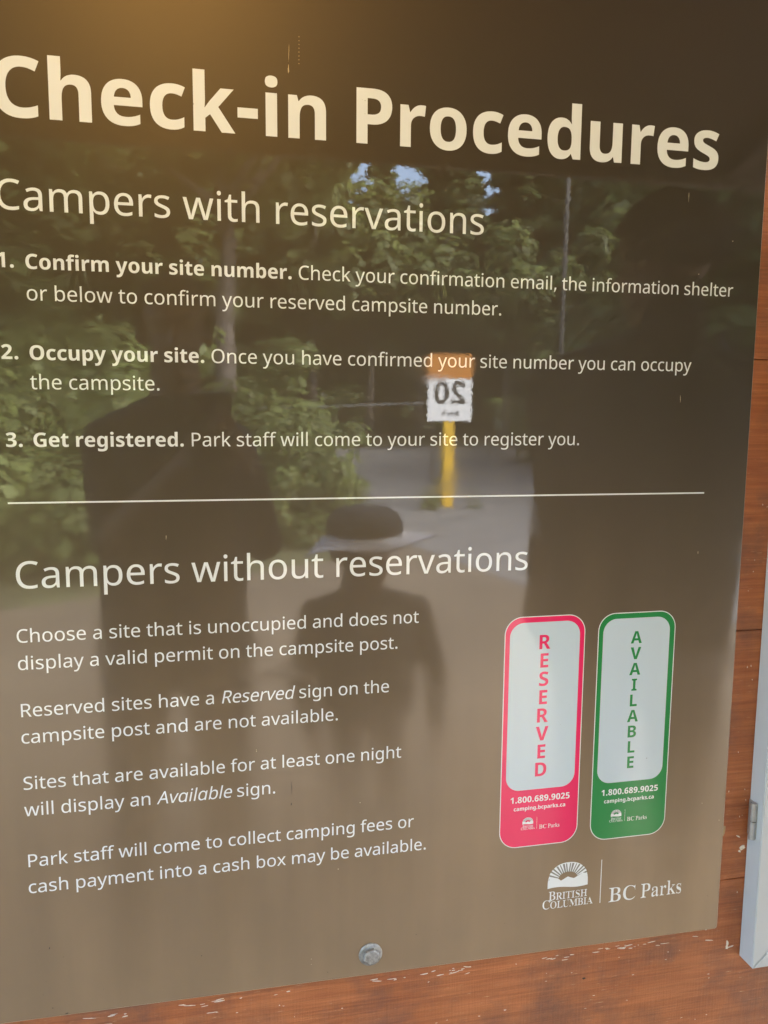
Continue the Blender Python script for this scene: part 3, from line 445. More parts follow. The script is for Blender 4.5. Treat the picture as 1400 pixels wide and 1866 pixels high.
def flatten(c, n=6):
    ex, k = [], len(c)
    for i in range(k):
        a, b = c[i], c[(i + 1) % k]
        ex.append(a)
        if not a[2] and not b[2]: ex.append(((a[0] + b[0]) / 2, (a[1] + b[1]) / 2, True))
    i0 = next(i for i, p in enumerate(ex) if p[2])
    ex = ex[i0:] + ex[:i0]
    out, i, m = [], 0, len(ex)
    while i < m:
        p = ex[i]; out.append((p[0], p[1]))
        if not ex[(i + 1) % m][2]:
            q, r = ex[(i + 1) % m], ex[(i + 2) % m]
            for s in range(1, n):
                t = s / n
                out.append(((1 - t) ** 2 * p[0] + 2 * t * (1 - t) * q[0] + t * t * r[0], (1 - t) ** 2 * p[1] + 2 * t * (1 - t) * q[1] + t * t * r[1]))
            i += 2
        else: i += 1
    return out

_gc = {}
def glyph(ch, style):
    k = (ch, style)
    if k in _gc: return _gc[k]
    if style == 'italic':
        src = 'q' if ch == 'a' else ch
        adv, cs = parse(GLYPHS['regular'][src])
        cs = [flatten(c) for c in cs]
        if ch == 'a': cs = [[(x, max(y, -0.010) if y > -0.05 else 0.0) for x, y in c] for c in cs]
        cs = [[(x * 0.95 + y * 0.2, y) for x, y in c] for c in cs]
        adv *= 0.935
    else:
        adv, cs = parse(GLYPHS[style][ch])
        cs = [flatten(c, 8 if style == 'bold' else 6) for c in cs]
        if style == 'serif':                               # a lighter cut: thin the upright stems
            new = []
            for c in cs:
                n = len(c); o = []
                for i in range(n):
                    x0, y0 = c[i - 1]; x1, y1 = c[(i + 1) % n]
                    l = math.hypot(x1 - x0, y1 - y0) or 1
                    nx = (y1 - y0) / l                      # outward for TrueType's clockwise outlines is -normal
                    o.append((c[i][0] + SERIF_THIN * nx * abs(nx), c[i][1]))
                new.append(o)
            cs = new
    _gc[k] = (adv, cs)
    return _gc[k]
SERIF_THIN = 0.026

def runs(parts, x, z, size, space=0.0):
    """Contours in the plane of the sign for text set on a baseline; parts: (text, style)."""
    out = []
    for text, style in parts:
        for ch in text:
            if ch == ' ' and style == 'serif': x += 0.18 * size; continue
            adv, cs = glyph(ch, style)
            for c in cs: out.append([(x + px * size, z + py * size) for px, py in c])
            x += (adv + space) * size
    return out, x

def width(parts, size, space=0.0):
    return runs(parts, 0, 0, size, space)[1]

def flat_mesh(name, contours, y, mat, parent, thick=0.00012):
    """Filled outlines lying on the sign: print or cut film, a tenth of a millimetre proud."""
    K = 100.0
    cu = bpy.data.curves.new(name, 'CURVE')
    cu.dimensions = '2D'; cu.fill_mode = 'BOTH'; cu.extrude = thick * K / 2
    for c in contours:
        d = [c[0]]
        for p in c[1:]:
            if abs(p[0] - d[-1][0]) + abs(p[1] - d[-1][1]) > 1e-7: d.append(p)
        sp = cu.splines.new('POLY'); sp.points.add(len(d) - 1)
        for q, p in zip(sp.points, d): q.co = (p[0] * K, (p[1] - 1.2) * K, 0, 1)
        sp.use_cyclic_u = True
    ob = bpy.data.objects.new(name + '_outline', cu)
    COL.objects.link(ob)
    bpy.context.view_layer.update()
    dg = bpy.context.evaluated_depsgraph_get()
    me = bpy.data.meshes.new_from_object(ob.evaluated_get(dg))
    bpy.data.objects.remove(ob); bpy.data.curves.remove(cu)
    co = np.empty(len(me.vertices) * 3); me.vertices.foreach_get('co', co); co = co.reshape(-1, 3)
    co = np.stack([co[:, 0] / K, y - thick / 2 - co[:, 2] / K, co[:, 1] / K + 1.2], 1)
    me.vertices.foreach_set('co', co.ravel()); me.update()
    me.materials.clear(); me.name = name
    return link_mesh(name, me, mat, parent)

def rrect(x0, x1, z0, z1, r, n=14):
    out = []
    for cx, cz, a0 in ((x1 - r, z1 - r, 0), (x0 + r, z1 - r, 90), (x0 + r, z0 + r, 180), (x1 - r, z0 + r, 270)):
        for k in range(n + 1):
            a = math.radians(a0 + 90 * k / n)
            out.append((cx + r * math.cos(a), cz + r * math.sin(a)))
    return out

# ================================================================== STRUCTURE
# ground: one sheet of packed dirt and gravel
def ground_mat():
    m, nt, b, N, L = node_mat('packed_gravel')
    tc = N.new('ShaderNodeTexCoord')
    a = N.new('ShaderNodeTexNoise'); a.inputs['Scale'].default_value = 0.9; a.inputs['Detail'].default_value = 8
    g = N.new('ShaderNodeTexNoise'); g.inputs['Scale'].default_value = 60; g.inputs['Detail'].default_value = 4
    for q in (a, g): L.new(tc.outputs['Object'], q.inputs['Vector'])
    ad = N.new('ShaderNodeMath'); ad.operation = 'ADD'; L.new(a.outputs['Fac'], ad.inputs[0]); L.new(g.outputs['Fac'], ad.inputs[1])
    cr = N.new('ShaderNodeValToRGB'); cr.color_ramp.elements[0].position = 0.35; cr.color_ramp.elements[1].position = 0.65
    hf = N.new('ShaderNodeMath'); hf.operation = 'MULTIPLY'; hf.inputs[1].default_value = 0.5; L.new(ad.outputs[0], hf.inputs[0])
    cr.color_ramp.elements[0].color = (0.100, 0.077, 0.052, 1); cr.color_ramp.elements[1].color = (0.175, 0.138, 0.096, 1)
    L.new(hf.outputs[0], cr.inputs['Fac']); L.new(cr.outputs['Color'], b.inputs['Base Color'])
    b.inputs['Roughness'].default_value = 0.9
    bp = N.new('ShaderNodeBump'); bp.inputs['Distance'].default_value = 0.01; L.new(g.outputs['Fac'], bp.inputs['Height']); L.new(bp.outputs['Normal'], b.inputs['Normal'])
    return m
M_GROUND = ground_mat()
M_ROAD = plain('worn_asphalt', (0.155, 0.152, 0.145), 0.75, 0, 0.18, 3, 0.004, 90)
M_DUFF = plain('forest_floor', (0.075, 0.080, 0.032), 0.9, 0, 0.5, 1.5, 0.03, 12)

def sheet(name, poly, z, mat):
    bm = bmesh.new()
    bm.faces.new([bm.verts.new((x, y, z)) for x, y in poly])
    return tag(from_bm(name, bm, mat), kind='structure')
sheet('ground', [(-120, 60), (-120, -160), (160, -160), (160, 60)], 0.0, M_DUFF)
sheet('path', [(-6, 0.6), (-6, -3.4), (-1.2, -5.4), (1.6, -7.0), (3.0, -9.0), (4.0, -8.6), (9, -5.5), (9, 0.6)], 0.004, M_GROUND)
sheet('road', [(-2.0, -21.5), (1.3, -10.4), (2.6, -4.2), (9.5, -2.2), (16, -5), (24, -26), (20, -34), (12, -30)], 0.008, M_ROAD)

# plank wall
bm = bmesh.new()
seams = [0.05, 0.3385, 0.6283, 0.9180, 1.2079, 1.4976, 1.7873, 2.077, 2.3667, 2.66]
for z0, z1 in zip(seams, seams[1:]):
    add_box(bm, -1.3, 1.9, 0.004, 0.032, z0 + 0.0005, z1 - 0.0003, 0.0008, 2)
add_box(bm, -1.3, 1.9, 0.033, 0.13, 0.0, 2.66)
wall = tag(from_bm('plank_wall', bm, M_WALL), 'red brown stained plank wall behind the glossy brown sign, chipped paint along its lower edge', 'wall')

def flakes(name, parent, items, mat, y, rnd):
    bm = bmesh.new()
    for x, z, w, h, ang in items:
        n = rnd.randint(7, 11); t = rnd.uniform(0.0002, 0.0005)
        ca, sa = math.cos(ang), math.sin(ang)
        ring = []
        for k in range(n):
            a = 2 * math.pi * k / n
            rr = rnd.uniform(0.55, 1.15)
            px, pz = math.cos(a) * w / 2 * rr, math.sin(a) * h / 2 * rr
            ring.append((x + px * ca - pz * sa, z + px * sa + pz * ca))
        lo = [bm.verts.new((p[0], y, p[1])) for p in ring]
        hi = [bm.verts.new((x + (p[0] - x) * 0.85, y - t, z + (p[1] - z) * 0.85)) for p in ring]
        bm.faces.new(hi)
        for k in range(n): bm.faces.new((lo[k], lo[(k + 1) % n], hi[(k + 1) % n], hi[k]))
    return from_bm(name, bm, mat, parent)

rnd = random.Random(11)
items = []
for cx, n in ((-0.225, 9), (-0.135, 12), (-0.085, 5), (0.05, 8), (0.088, 7), (0.125, 16), (0.235, 11), (0.30, 16), (0.345, 9), (0.415, 4)):
    for _ in range(max(2, n * 2 // 3)):
        x = cx + rnd.gauss(0, 0.017); zb = 0.8668 - 0.0098 * (x + 0.13)
        items.append((x, zb - 0.0065 - abs(rnd.gauss(0, 0.004)), rnd.uniform(0.002, 0.013), rnd.uniform(0.0004, 0.0012), rnd.gauss(0, 0.10)))
for _ in range(70):
    x = rnd.uniform(-0.30, 0.45); items.append((x, rnd.uniform(0.74, 0.853), rnd.uniform(0.0008, 0.0034), rnd.uniform(0.0003, 0.0007), rnd.gauss(0, 0.12)))
for _ in range(14):
    items.append((rnd.uniform(0.434, 0.462), rnd.uniform(0.86, 1.4), rnd.uniform(0.0006, 0.0012), rnd.uniform(0.0010, 0.0030), rnd.gauss(0, 0.2)))
items += [(0.4475, 0.838, 0.0032, 0.0120, 0.0), (0.452, 0.8345, 0.010, 0.0022, 0.12), (0.4475, 0.8345, 0.0045, 0.0055, 0),
          (0.4585, 0.955, 0.0095, 0.0062, 0.3), (0.455, 0.951, 0.004, 0.0030, -0.5), (0.4525, 0.969, 0.0062, 0.0020, -0.5), (0.4195, 0.8615, 0.006, 0.0035, 0.5)]
flakes('paint_chips', wall, items, M_FLAKE, 0.004, rnd)['kind'] = 'stuff'
flakes('bare_wood_patch', wall, [(0.4335, 0.978, 0.0062, 0.0150, 0.0)], plain('bare_wood', (0.46, 0.34, 0.20), 0.8), 0.004, rnd)
flakes('knot_hole', wall, [(0.2705, 0.8225, 0.0042, 0.0030, 0.0)], M_SPECK, 0.004, rnd)

# shelter roof, boards and rafters, open towards the road
roof = empty('shelter_roof', (0, 0, 2.06))
tag(roof, 'dark brown board roof over the sign, low eave towards the road', 'roof')
EAVE_Y, EAVE_Z, RIDGE_Z = -1.27, 2.085, 2.50
bm = bmesh.new()
def roof_z(y): return EAVE_Z + (RIDGE_Z - EAVE_Z) * (y - EAVE_Y) / (0.13 - EAVE_Y)
nb = 9
for k in range(nb):
    ya, yb = EAVE_Y + (0.9 - EAVE_Y) * k / nb, EAVE_Y + (0.9 - EAVE_Y) * (k + 1) / nb - 0.004
    vs_ = [bm.verts.new((x, y, roof_z(y) + dz)) for dz in (0.0, 0.025) for x, y in ((-2.6, ya), (3.0, ya), (3.0, yb), (-2.6, yb))]
    for f in ((0, 1, 2, 3), (4, 5, 6, 7), (0, 1, 5, 4), (1, 2, 6, 5), (2, 3, 7, 6), (3, 0, 4, 7)): bm.faces.new([vs_[i] for i in f])
from_bm('roof_boards', bm, M_ROOF, roof)
bm = bmesh.new(); add_box(bm, -2.6, 3.0, EAVE_Y - 0.03, EAVE_Y - 0.001, EAVE_Z - 0.06, EAVE_Z + 0.07, 0.004)
from_bm('fascia_board', bm, M_ROOF, roof)
for x in (-2.0, -1.1, 1.25, 2.2):
    bm = bmesh.new()
    vs_ = [bm.verts.new((x + dx, y, roof_z(y) - dz)) for dx in (-0.02, 0.02) for y, dz in ((EAVE_Y, 0.002), (-0.003, 0.002), (-0.003, 0.09), (EAVE_Y, 0.045))]
    for f in ((0, 1, 2, 3), (4, 5, 6, 7), (0, 1, 5, 4), (1, 2, 6, 5), (2, 3, 7, 6), (3, 0, 4, 7)): bm.faces.new([vs_[i] for i in f])
    from_bm('rafter', bm, M_ROOF, roof)

# ================================================================== THE SIGN
sign = empty('information_sign', (0.05, 0.0, 0.866))
tag(sign, 'glossy brown campground sign with cream check-in instructions, bolted to the plank wall', 'sign')
XL, XR, ZT = -0.345, 0.4294, 2.0
def zb(x): return 0.8707 - 0.0098 * (x + 0.325)
bm = bmesh.new()
outl = [(XL, ZT), (XL, zb(XL)), (XR - 0.003, zb(XR)), (XR - 0.0009, zb(XR) + 0.0009), (XR, zb(XR) + 0.003), (XR, ZT)]
fr = [bm.verts.new((x, 0.0, z)) for x, z in outl]
E = 0.0007
cx_, cz_ = (XL + XR) / 2, 1.4
rim = [bm.verts.new((x + math.copysign(E, x - cx_), 0.0007, z + math.copysign(E, z - cz_))) for x, z in outl]
bk = [bm.verts.new((v.co.x, 0.0037, v.co.z)) for v in rim]
n = len(outl)
ff = bm.faces.new(fr); ff.material_index = 0
for a, b_ in ((fr, rim), (rim, bk)):
    for k in range(n):
        q = bm.faces.new((a[k], a[(k + 1) % n], b_[(k + 1) % n], b_[k])); q.material_index = 1
bm.faces.new(bk[::-1]).material_index = 1
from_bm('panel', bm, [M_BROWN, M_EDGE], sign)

B, RG = 'bold', 'regular'
def lettering(name, lines, mat=None, parent=None, y=0.0):
    cs = []
    for parts, x, z, size in lines: cs += runs(parts, x, z, size)[0]
    return flat_mesh(name, cs, y, mat or M_WHITE, parent or sign)
BS = 0.01715
TX = -0.2939
for word in ('Check-in', 'Procedures'):
    lettering('title_word', [([(word, B)], TX, 1.6808, 0.06597)])
    TX += width([(word + ' ', B)], 0.06597)
lettering('heading_lettering', [([('Campers with reservations', RG)], -0.2933, 1.6071, 0.03407)])
lettering('step_lettering', [([('1.', B)], -0.29405, 1.5602, BS),
    ([('Confirm your site number.', B), (' Check your confirmation email, the information shelter', RG)], -0.2718, 1.5597, BS),
    ([('or below to confirm your reserved campsite number.', RG)], -0.2720, 1.5338, BS)])
lettering('step_lettering', [([('2.', B)], -0.29405, 1.4845, BS),
    ([('Occupy your site.', B), (' Once you have confirmed your site number you can occupy', RG)], -0.2719, 1.4842, BS),
    ([('the campsite.', RG)], -0.2719, 1.4594, BS)])
lettering('step_lettering', [([('3.', B)], -0.29405, 1.4100, BS),
    ([('Get registered.', B), (' Park staff will come to your site to register you.', RG)], -0.2721, 1.4099, BS)])
flat_mesh('divider_line', [[(-0.2945, 1.36205), (-0.2945, 1.36055), (0.3810, 1.35905), (0.3810, 1.36055)]], 0.0, M_WHITE, sign)
lettering('heading_lettering', [([('Campers without reservations', RG)], -0.2930, 1.2852, 0.03407)])
lettering('paragraph_lettering', [([('Choose a site that is unoccupied and does not', RG)], -0.2939, 1.2363, BS),
    ([('display a valid permit on the campsite post.', RG)], -0.2939, 1.2113, BS)])
lettering('paragraph_lettering', [([('Reserved sites have a ', RG), ('Reserved', 'italic'), (' sign on the', RG)], -0.2941, 1.1676, BS),
    ([('campsite post and are not available.', RG)], -0.2942, 1.1426, BS)])
lettering('paragraph_lettering', [([('Sites that are available for at least one night', RG)], -0.2944, 1.0987, BS),
    ([('will display an ', RG), ('Available', 'italic'), (' sign.', RG)], -0.2943, 1.0732, BS)])
lettering('paragraph_lettering', [([('Park staff will come to collect camping fees or', RG)], -0.2945, 1.0236, BS),
    ([('cash payment into a cash box may be available.', RG)], -0.2946, 0.9977, BS)])

# the park emblem: sun rays over mountains, words, rule, name
def logo(parent, ox, oz, k, back, y, white, grey, names=('emblem', 'province_lettering', 'rule', 'park_lettering')):
    """ox, oz: where the emblem's lower left corner comes; k: scale against the big one."""
    def T(pts): return [(ox + u * k, oz + v * k) for u, v in pts]
    W, H = 0.0463, 0.0278
    def dome(cx, base, rx, ry, n=40, pw=2.3):
        return [(cx + rx * math.copysign(abs(math.cos(math.pi * i / n)) ** (2 / pw), math.cos(math.pi * i / n)), base + ry * math.sin(math.pi * i / n) ** (2 / pw)) for i in range(n + 1)]
    wav = [(W * t, 0.0011 * math.sin(t * math.pi * 1.9 + 0.25) - 0.0004) for t in [i / 16 for i in range(17)]]
    outer = [p for p in dome(W / 2, 0.004, W / 2, H - 0.004)] + wav
    t = 0.00005
    em = flat_mesh(names[0], [T(outer)], y, white, parent, t)
    flat_mesh('sun_ground', [T([(p[0], p[1]) for p in dome(W / 2, 0.0095, W / 2 - 0.0011, H - 0.0106)])], y - t * 1.2, grey, em, t)
    rays = []
    c0 = (W / 2, 0.0085)
    for i in range(15):
        a = math.radians(10 + 160 * i / 14)
        r0 = 0.0100
        e = dome(W / 2, 0.0095, W / 2 - 0.0009, H - 0.0104, 60)
        def hit(an):
            best = min(e, key=lambda p: abs(math.atan2(p[1] - c0[1], p[0] - c0[0]) - an))
            return best
        p1, p2 = hit(a - 0.058), hit(a + 0.058)
        q = (c0[0] + r0 * math.cos(a) * 1.12, c0[1] + r0 * math.sin(a) * 0.88)
        s = 0.0003
        rays.append([(q[0] + s * math.sin(a), q[1] - s * math.cos(a)), p1, p2, (q[0] - s * math.sin(a), q[1] + s * math.cos(a))])
    flat_mesh('sun_rays', [T(r) for r in rays], y - t * 2.4, white, em, t)
    flat_mesh('sun_disc', [T(dome(W / 2 - 0.0002, 0.0075, 0.0112, 0.0095, 24))], y - t * 3.6, back, em, t)
    ridge = [(0.0012, 0.0010), (0.0016, 0.0105), (0.0045, 0.0116), (0.0080, 0.0110), (0.0120, 0.0104), (0.0150, 0.0078), (0.0180, 0.0092), (0.0228, 0.0117),
             (0.0262, 0.0102), (0.0300, 0.0090), (0.0345, 0.0112), (0.0400, 0.0140), (0.0448, 0.0132), (0.0452, 0.0008)]
    flat_mesh('mountains', [T(ridge + [(W * q, 0.0011 * math.sin(q * math.pi * 1.9 + 0.25) + 0.0002) for q in (0.85, 0.65, 0.45, 0.25)])], y - t * 4.8, white, em, t)
    cs = []
    def small_caps(word, x, z, w):
        def lay(sz):
            o, xx = [], x
            for i, ch in enumerate(word):
                s_ = sz * (1.0 if i == 0 else 0.80)
                adv, g = glyph(ch, 'serif')
                for c in g: o.append([(xx + px * s_, z + py * s_) for px, py in c])
                xx += (adv * 0.93 + 0.012) * s_
            return o, xx - x
        sz = 0.0146 * w / lay(0.0146)[1] if False else 0.0146
        o, wd = lay(sz)
        f = w / wd
        return [[(x + (px - x) * f, pz) for px, pz in c] for c in o]
    cs += small_caps('BRITISH', 0.0011, -0.0137, 0.0450)
    cs += small_caps('COLUMBIA', -0.0059, -0.0233, 0.0587)
    flat_mesh(names[1], [T(c) for c in cs], y, white, parent, t)
    flat_mesh(names[2], [T([(0.0614, 0.0261), (0.0614, -0.0240), (0.0622, -0.0240), (0.0622, 0.0261)])], y, white, parent, t)
    o, wd = runs([('BC', 'serif')], 0, 0, 0.0243, -0.02)
    o2, wd2 = runs([('Parks', 'serif')], 0, 0, 0.0243, -0.006)
    fa, fb = 0.0333 / wd, 0.0512 / wd2
    cs = [[(0.0712 + px * fa, -0.0247 + pz) for px, pz in c] for c in o] + [[(0.0712 + 0.0385 + px * fb, -0.0247 + pz) for px, pz in c] for c in o2]
    flat_mesh(names[3], [T(c) for c in cs], y, white, parent, t)

lg = empty('park_logo', (0, 0, 0)); lg.parent = sign; lg.location = (0, 0, 0)
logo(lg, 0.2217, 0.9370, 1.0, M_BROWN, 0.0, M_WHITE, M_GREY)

def tag_print(label, x0, x1, z0, z1, ix0, ix1, iz0, iz1, mat, word, lz0, lz1, cap, cx, ph, url, lgp):
    t = 0.00006
    o = 0.0009
    p = flat_mesh('hanging_tag_print', [rrect(x0 - o, x1 + o, z0 - o, z1 + o, 0.0180 + o)], 0.0, M_WHITE, sign, t)
    p['label'] = label
    flat_mesh('coloured_field', [rrect(x0, x1, z0, z1, 0.0180)], -t * 1.2, mat, p, t)
    flat_mesh('white_field', [rrect(ix0, ix1, iz0, iz1, 0.0150)], -t * 2.4, M_TAGWHITE, p, t)
    cs = []
    n = len(word); size = cap / 0.714
    for i, ch in enumerate(word):
        z = lz0 + (lz1 - lz0) * i / (n - 1)
        adv, g = glyph(ch, B)
        xs = [q[0] for c in g for q in c]; w = max(xs) - min(xs); mid = (max(xs) + min(xs)) / 2
        for c in g: cs.append([(cx + (px - mid) * size, z + pz * size) for px, pz in c])
    flat_mesh('word_lettering', cs, -t * 3.6, mat, p, t)
    cs = []
    for text, (a, b_, z) in (('1.800.689.9025', ph), ('camping.bcparks.ca', url)):
        w1 = width([(text, B)], 1.0); s = (b_ - a) / w1
        cs += runs([(text, B)], a, z, s)[0]
    flat_mesh('contact_lettering', cs, -t * 2.4, M_WHITE, p, t)
    logo(p, lgp[0], lgp[1], lgp[2], mat, -t * 2.4, M_WHITE, M_GREY)
tag_print('pink tag printed RESERVED', 0.1662, 0.2524, 0.9889, 1.2360, 0.1710, 0.2474, 1.0513, 1.2305, M_PINK, 'RESERVED', 1.2020, 1.0652, 0.0150, 0.2091,
          (0.1762, 0.2433, 1.0376), (0.1803, 0.2386, 1.0290), (0.1906, 1.0133, 0.262))
tag_print('green tag printed AVAILABLE', 0.2687, 0.3556, 0.9868, 1.2351, 0.2735, 0.3499, 1.0500, 1.2297, M_GREEN, 'AVAILABLE', 1.2023, 1.0648, 0.0130, 0.3116,
          (0.2790, 0.3463, 1.0361), (0.2827, 0.3419, 1.0274), (0.2916, 1.0113, 0.268))

# hex head bolt with flange
bx, bz = 0.0291, 0.8899
BOLT_SPIN = math.radians(30)
bolt = empty('bolt', (0, 0, 0)); bolt.parent = sign
bolt['label'] = 'galvanised hex bolt at the lower edge'
bm = bmesh.new()
add_lathe(bm, [(0.0121, -0.0001), (0.0123, 0.0006), (0.0121, 0.0013), (0.0108, 0.0019), (0.0090, 0.0024)], (bx, 0, bz), (0, -1, 0), 48)
from_bm('washer', bm, M_GALV, bolt, True)
bm = bmesh.new()
add_lathe(bm, [(0.0087, 0.0015), (0.0087, 0.0058), (0.0082, 0.0066), (0.0072, 0.0071), (0.0, 0.0072)], (bx, 0, bz), (0, -1, 0), 6, BOLT_SPIN)
from_bm('hex_head', bm, M_GALV, bolt)

# dried drips and specks on the film
def Wp(px, py):
    r = RCV.T @ np.array([(px - 700) / FPX, (py - 933) / FPX, 1.0]); s = -CAM.y / r[2]
    return CAM.x + r[0] * s, CAM.z - r[1] * s
def streak(x0, y0, x1, y1, w):
    a, b_ = Wp(x0, y0), Wp(x1, y1); l = math.hypot(b_[0] - a[0], b_[1] - a[1])
    return ((a[0] + b_[0]) / 2, (a[1] + b_[1]) / 2, max(l, w), w, math.atan2(b_[1] - a[1], b_[0] - a[0]))
rnd = random.Random(5)
dr = [streak(527, 75, 526, 120, 0.0004), streak(526, 118, 526, 136, 0.0012), streak(1256, 346, 1255, 368, 0.0005), streak(1240, 719, 1240, 735, 0.0006), streak(303, 974, 303, 984, 0.0006), streak(1272, 1003, 1272, 1010, 0.0005)]
for yy in range(66, 118, 7): dr.append(streak(545, yy, 545, yy + 2, 0.0007))
for q in ((1273, 499), (1335, 439), (656, 1462), (616, 1583), (467, 1366), (467, 1369), (567, 1757), (567, 1747), (1366, 1482), (1352, 1485), (1310, 1494), (1279, 1463)): dr.append(streak(q[0], q[1], q[0] + 1, q[1] + 1, rnd.uniform(0.0007, 0.0013)))
for q in dr: flakes('dried_drip', sign, [q], M_DRIP, 0.00005, rnd)
sp = [streak(532, 1462, 530, 1469, 0.0010), streak(532, 1418, 532, 1452, 0.0006), streak(91, 1725, 90, 1730, 0.0008), streak(96, 1836, 97, 1838, 0.0010), streak(118, 1847, 126, 1846, 0.0011), streak(367, 1741, 368, 1742, 0.001), streak(597, 1771, 598, 1772, 0.0009), streak(758, 1702, 759, 1703, 0.0008), streak(1178, 1381, 1179, 1382, 0.0011)]
for q in ((352, 189), (665, 183), (475, 262), (665, 207), (492, 418), (1157, 859), (1019, 884), (350, 246), (640, 190)): sp.append(streak(q[0], q[1], q[0] + 1, q[1] + 1, rnd.uniform(0.0005, 0.0010)))
for _ in range(60):
    x, z = rnd.uniform(-0.33, 0.42), rnd.uniform(0.875, 1.75); sp.append((x, z, rnd.uniform(0.0003, 0.0007), 0.0004, 0))
flakes('grime_specks', sign, sp, M_SPECK, 0.00005, rnd)['kind'] = 'stuff'

# ================================================================== DISPLAY CASE at the right edge
case = empty('display_case', (0.72, 0.004, 0.822))
tag(case, 'white metal framed display case on the plank wall, cut off by the right edge', 'display case')
cx0, cx1, cz0, cz1 = 0.4634, 1.02, 0.8215, 1.62
yb_, yf = 0.004, -0.020
wd = 0.050
bm = bmesh.new()
def prism(bm, pts, y0, y1):
    a = [bm.verts.new((x, y0, z)) for x, z in pts]; b_ = [bm.verts.new((x, y1, z)) for x, z in pts]
    bm.faces.new(a); bm.faces.new(b_)
    for k in range(len(pts)): bm.faces.new((a[k], a[(k + 1) % len(pts)], b_[(k + 1) % len(pts)], b_[k]))
g = 0.00035
def stile(name, pts):
    bm = bmesh.new(); prism(bm, pts, yf, yb_ - 0.0001)
    bmesh.ops.recalc_face_normals(bm, faces=bm.faces[:])
    bmesh.ops.bevel(bm, geom=bm.edges[:], offset=0.0011, segments=3, affect='EDGES')
    return from_bm(name, bm, M_ALU, case)
stile('frame_stile', [(cx0, cz0 + g), (cx0, cz1 - g), (cx0 + wd, cz1 - wd - g), (cx0 + wd, cz0 + wd + g)])
stile('frame_stile', [(cx1, cz0 + g), (cx1, cz1 - g), (cx1 - wd, cz1 - wd - g), (cx1 - wd, cz0 + wd + g)])
stile('frame_rail', [(cx0 + g, cz0), (cx1 - g, cz0), (cx1 - wd - g, cz0 + wd), (cx0 + wd + g, cz0 + wd)])
stile('frame_rail', [(cx0 + g, cz1), (cx1 - g, cz1), (cx1 - wd - g, cz1 - wd), (cx0 + wd + g, cz1 - wd)])
bm = bmesh.new(); add_box(bm, cx0 + wd + 0.001, cx1 - wd - 0.001, -0.002, 0.0035, cz0 + wd + 0.001, cz1 - wd - 0.001)
from_bm('back_board', bm, plain('cork_board', (0.40, 0.27, 0.15), 0.9, 0, 0.2, 300), case)
bm = bmesh.new(); add_box(bm, cx0 + wd + 0.001, cx1 - wd - 0.001, -0.014, -0.010, cz0 + wd + 0.001, cz1 - wd - 0.001)
mg, nt, bb, N, L = node_mat('clear_glazing'); bb.inputs['Transmission Weight'].default_value = 1; bb.inputs['Roughness'].default_value = 0.02; bb.inputs['IOR'].default_value = 1.45
from_bm('glass_pane', bm, mg, case)
for hz in (0.9930, 1.45):
    hg = empty('hinge', (0, 0, 0)); hg.parent = case
    for za, zb2 in ((hz - 0.0210, hz - 0.0005), (hz + 0.0005, hz + 0.0210)):
        bm = bmesh.new(); add_lathe(bm, [(0.0, 0.0), (0.0034, 0.0), (0.0034, zb2 - za), (0.0, zb2 - za)], (cx0 - 0.0036, -0.0085, za), (0, 0, 1), 20)
        from_bm('knuckle', bm, M_GALV_DULL, hg, False)
    bm = bmesh.new(); add_box(bm, cx0 - 0.0012, cx0 - 0.0001, -0.0110, 0.0030, hz - 0.0205, hz + 0.0205, 0.0003, 1)
    from_bm('leaf_plate', bm, M_GALV_DULL, hg)

# ================================================================== LAMP under the roof (its warm glow shows at the top of the sign)
lamp = empty('ceiling_lamp', (-0.18, -0.78, 2.13))
tag(lamp, 'small round warm glowing lamp under the shelter roof above the sign', 'lamp')
LX, LY = -0.185, -0.735
lz = roof_z(LY)
bm = bmesh.new(); add_lathe(bm, [(0.0, 0.0), (0.085, 0.0), (0.085, -0.03), (0.070, -0.035), (0.0, -0.035)], (LX, LY, lz + 0.004), (0, 0, 1), 32)
from_bm('lamp_base', bm, M_GALV_DULL, lamp)
me_, nt, bb, N, L = node_mat('warm_glowing_glass')
bb.inputs['Base Color'].default_value = (0.8, 0.7, 0.5, 1)
bb.inputs['Emission Color'].default_value = (1.0, 0.58, 0.17, 1)
bb.inputs['Emission Strength'].default_value = 7.6
bm = bmesh.new(); add_lathe(bm, [(0.066, -0.0315), (0.066, -0.05), (0.056, -0.075), (0.035, -0.092), (0.0, -0.098)], (LX, LY, lz + 0.004), (0, 0, 1), 32)
from_bm('lamp_globe', bm, me_, lamp, True)

# ================================================================== PEOPLE (seen only mirrored in the sign)
def capsule(bm, a, b_, ra, rb, seg=14):
    a, b_ = Vector(a), Vector(b_)
    ax = b_ - a; l = ax.length
    ax = ax / l if l > 1e-6 else Vector((0, 0, 1))
    prof = []
    for k in range(7):
        t = math.pi / 2 * k / 6; prof.append((ra * math.sin(t), -ra * math.cos(t)))
    for k in range(7):
        t = math.pi / 2 * k / 6; prof.append((rb * math.cos(t), l + rb * math.sin(t)))
    prof[0] = (0.0, -ra); prof[-1] = (0.0, l + rb)
    add_lathe(bm, prof, a, ax, seg)

def ellipsoid(bm, c, r, rot=None):
    m = Matrix.Translation(c) @ (rot.to_matrix().to_4x4() if rot else Matrix.Identity(4)) @ Matrix.Diagonal((*r, 1))
    bmesh.ops.create_uvsphere(bm, u_segments=22, v_segments=14, radius=1.0, matrix=m)

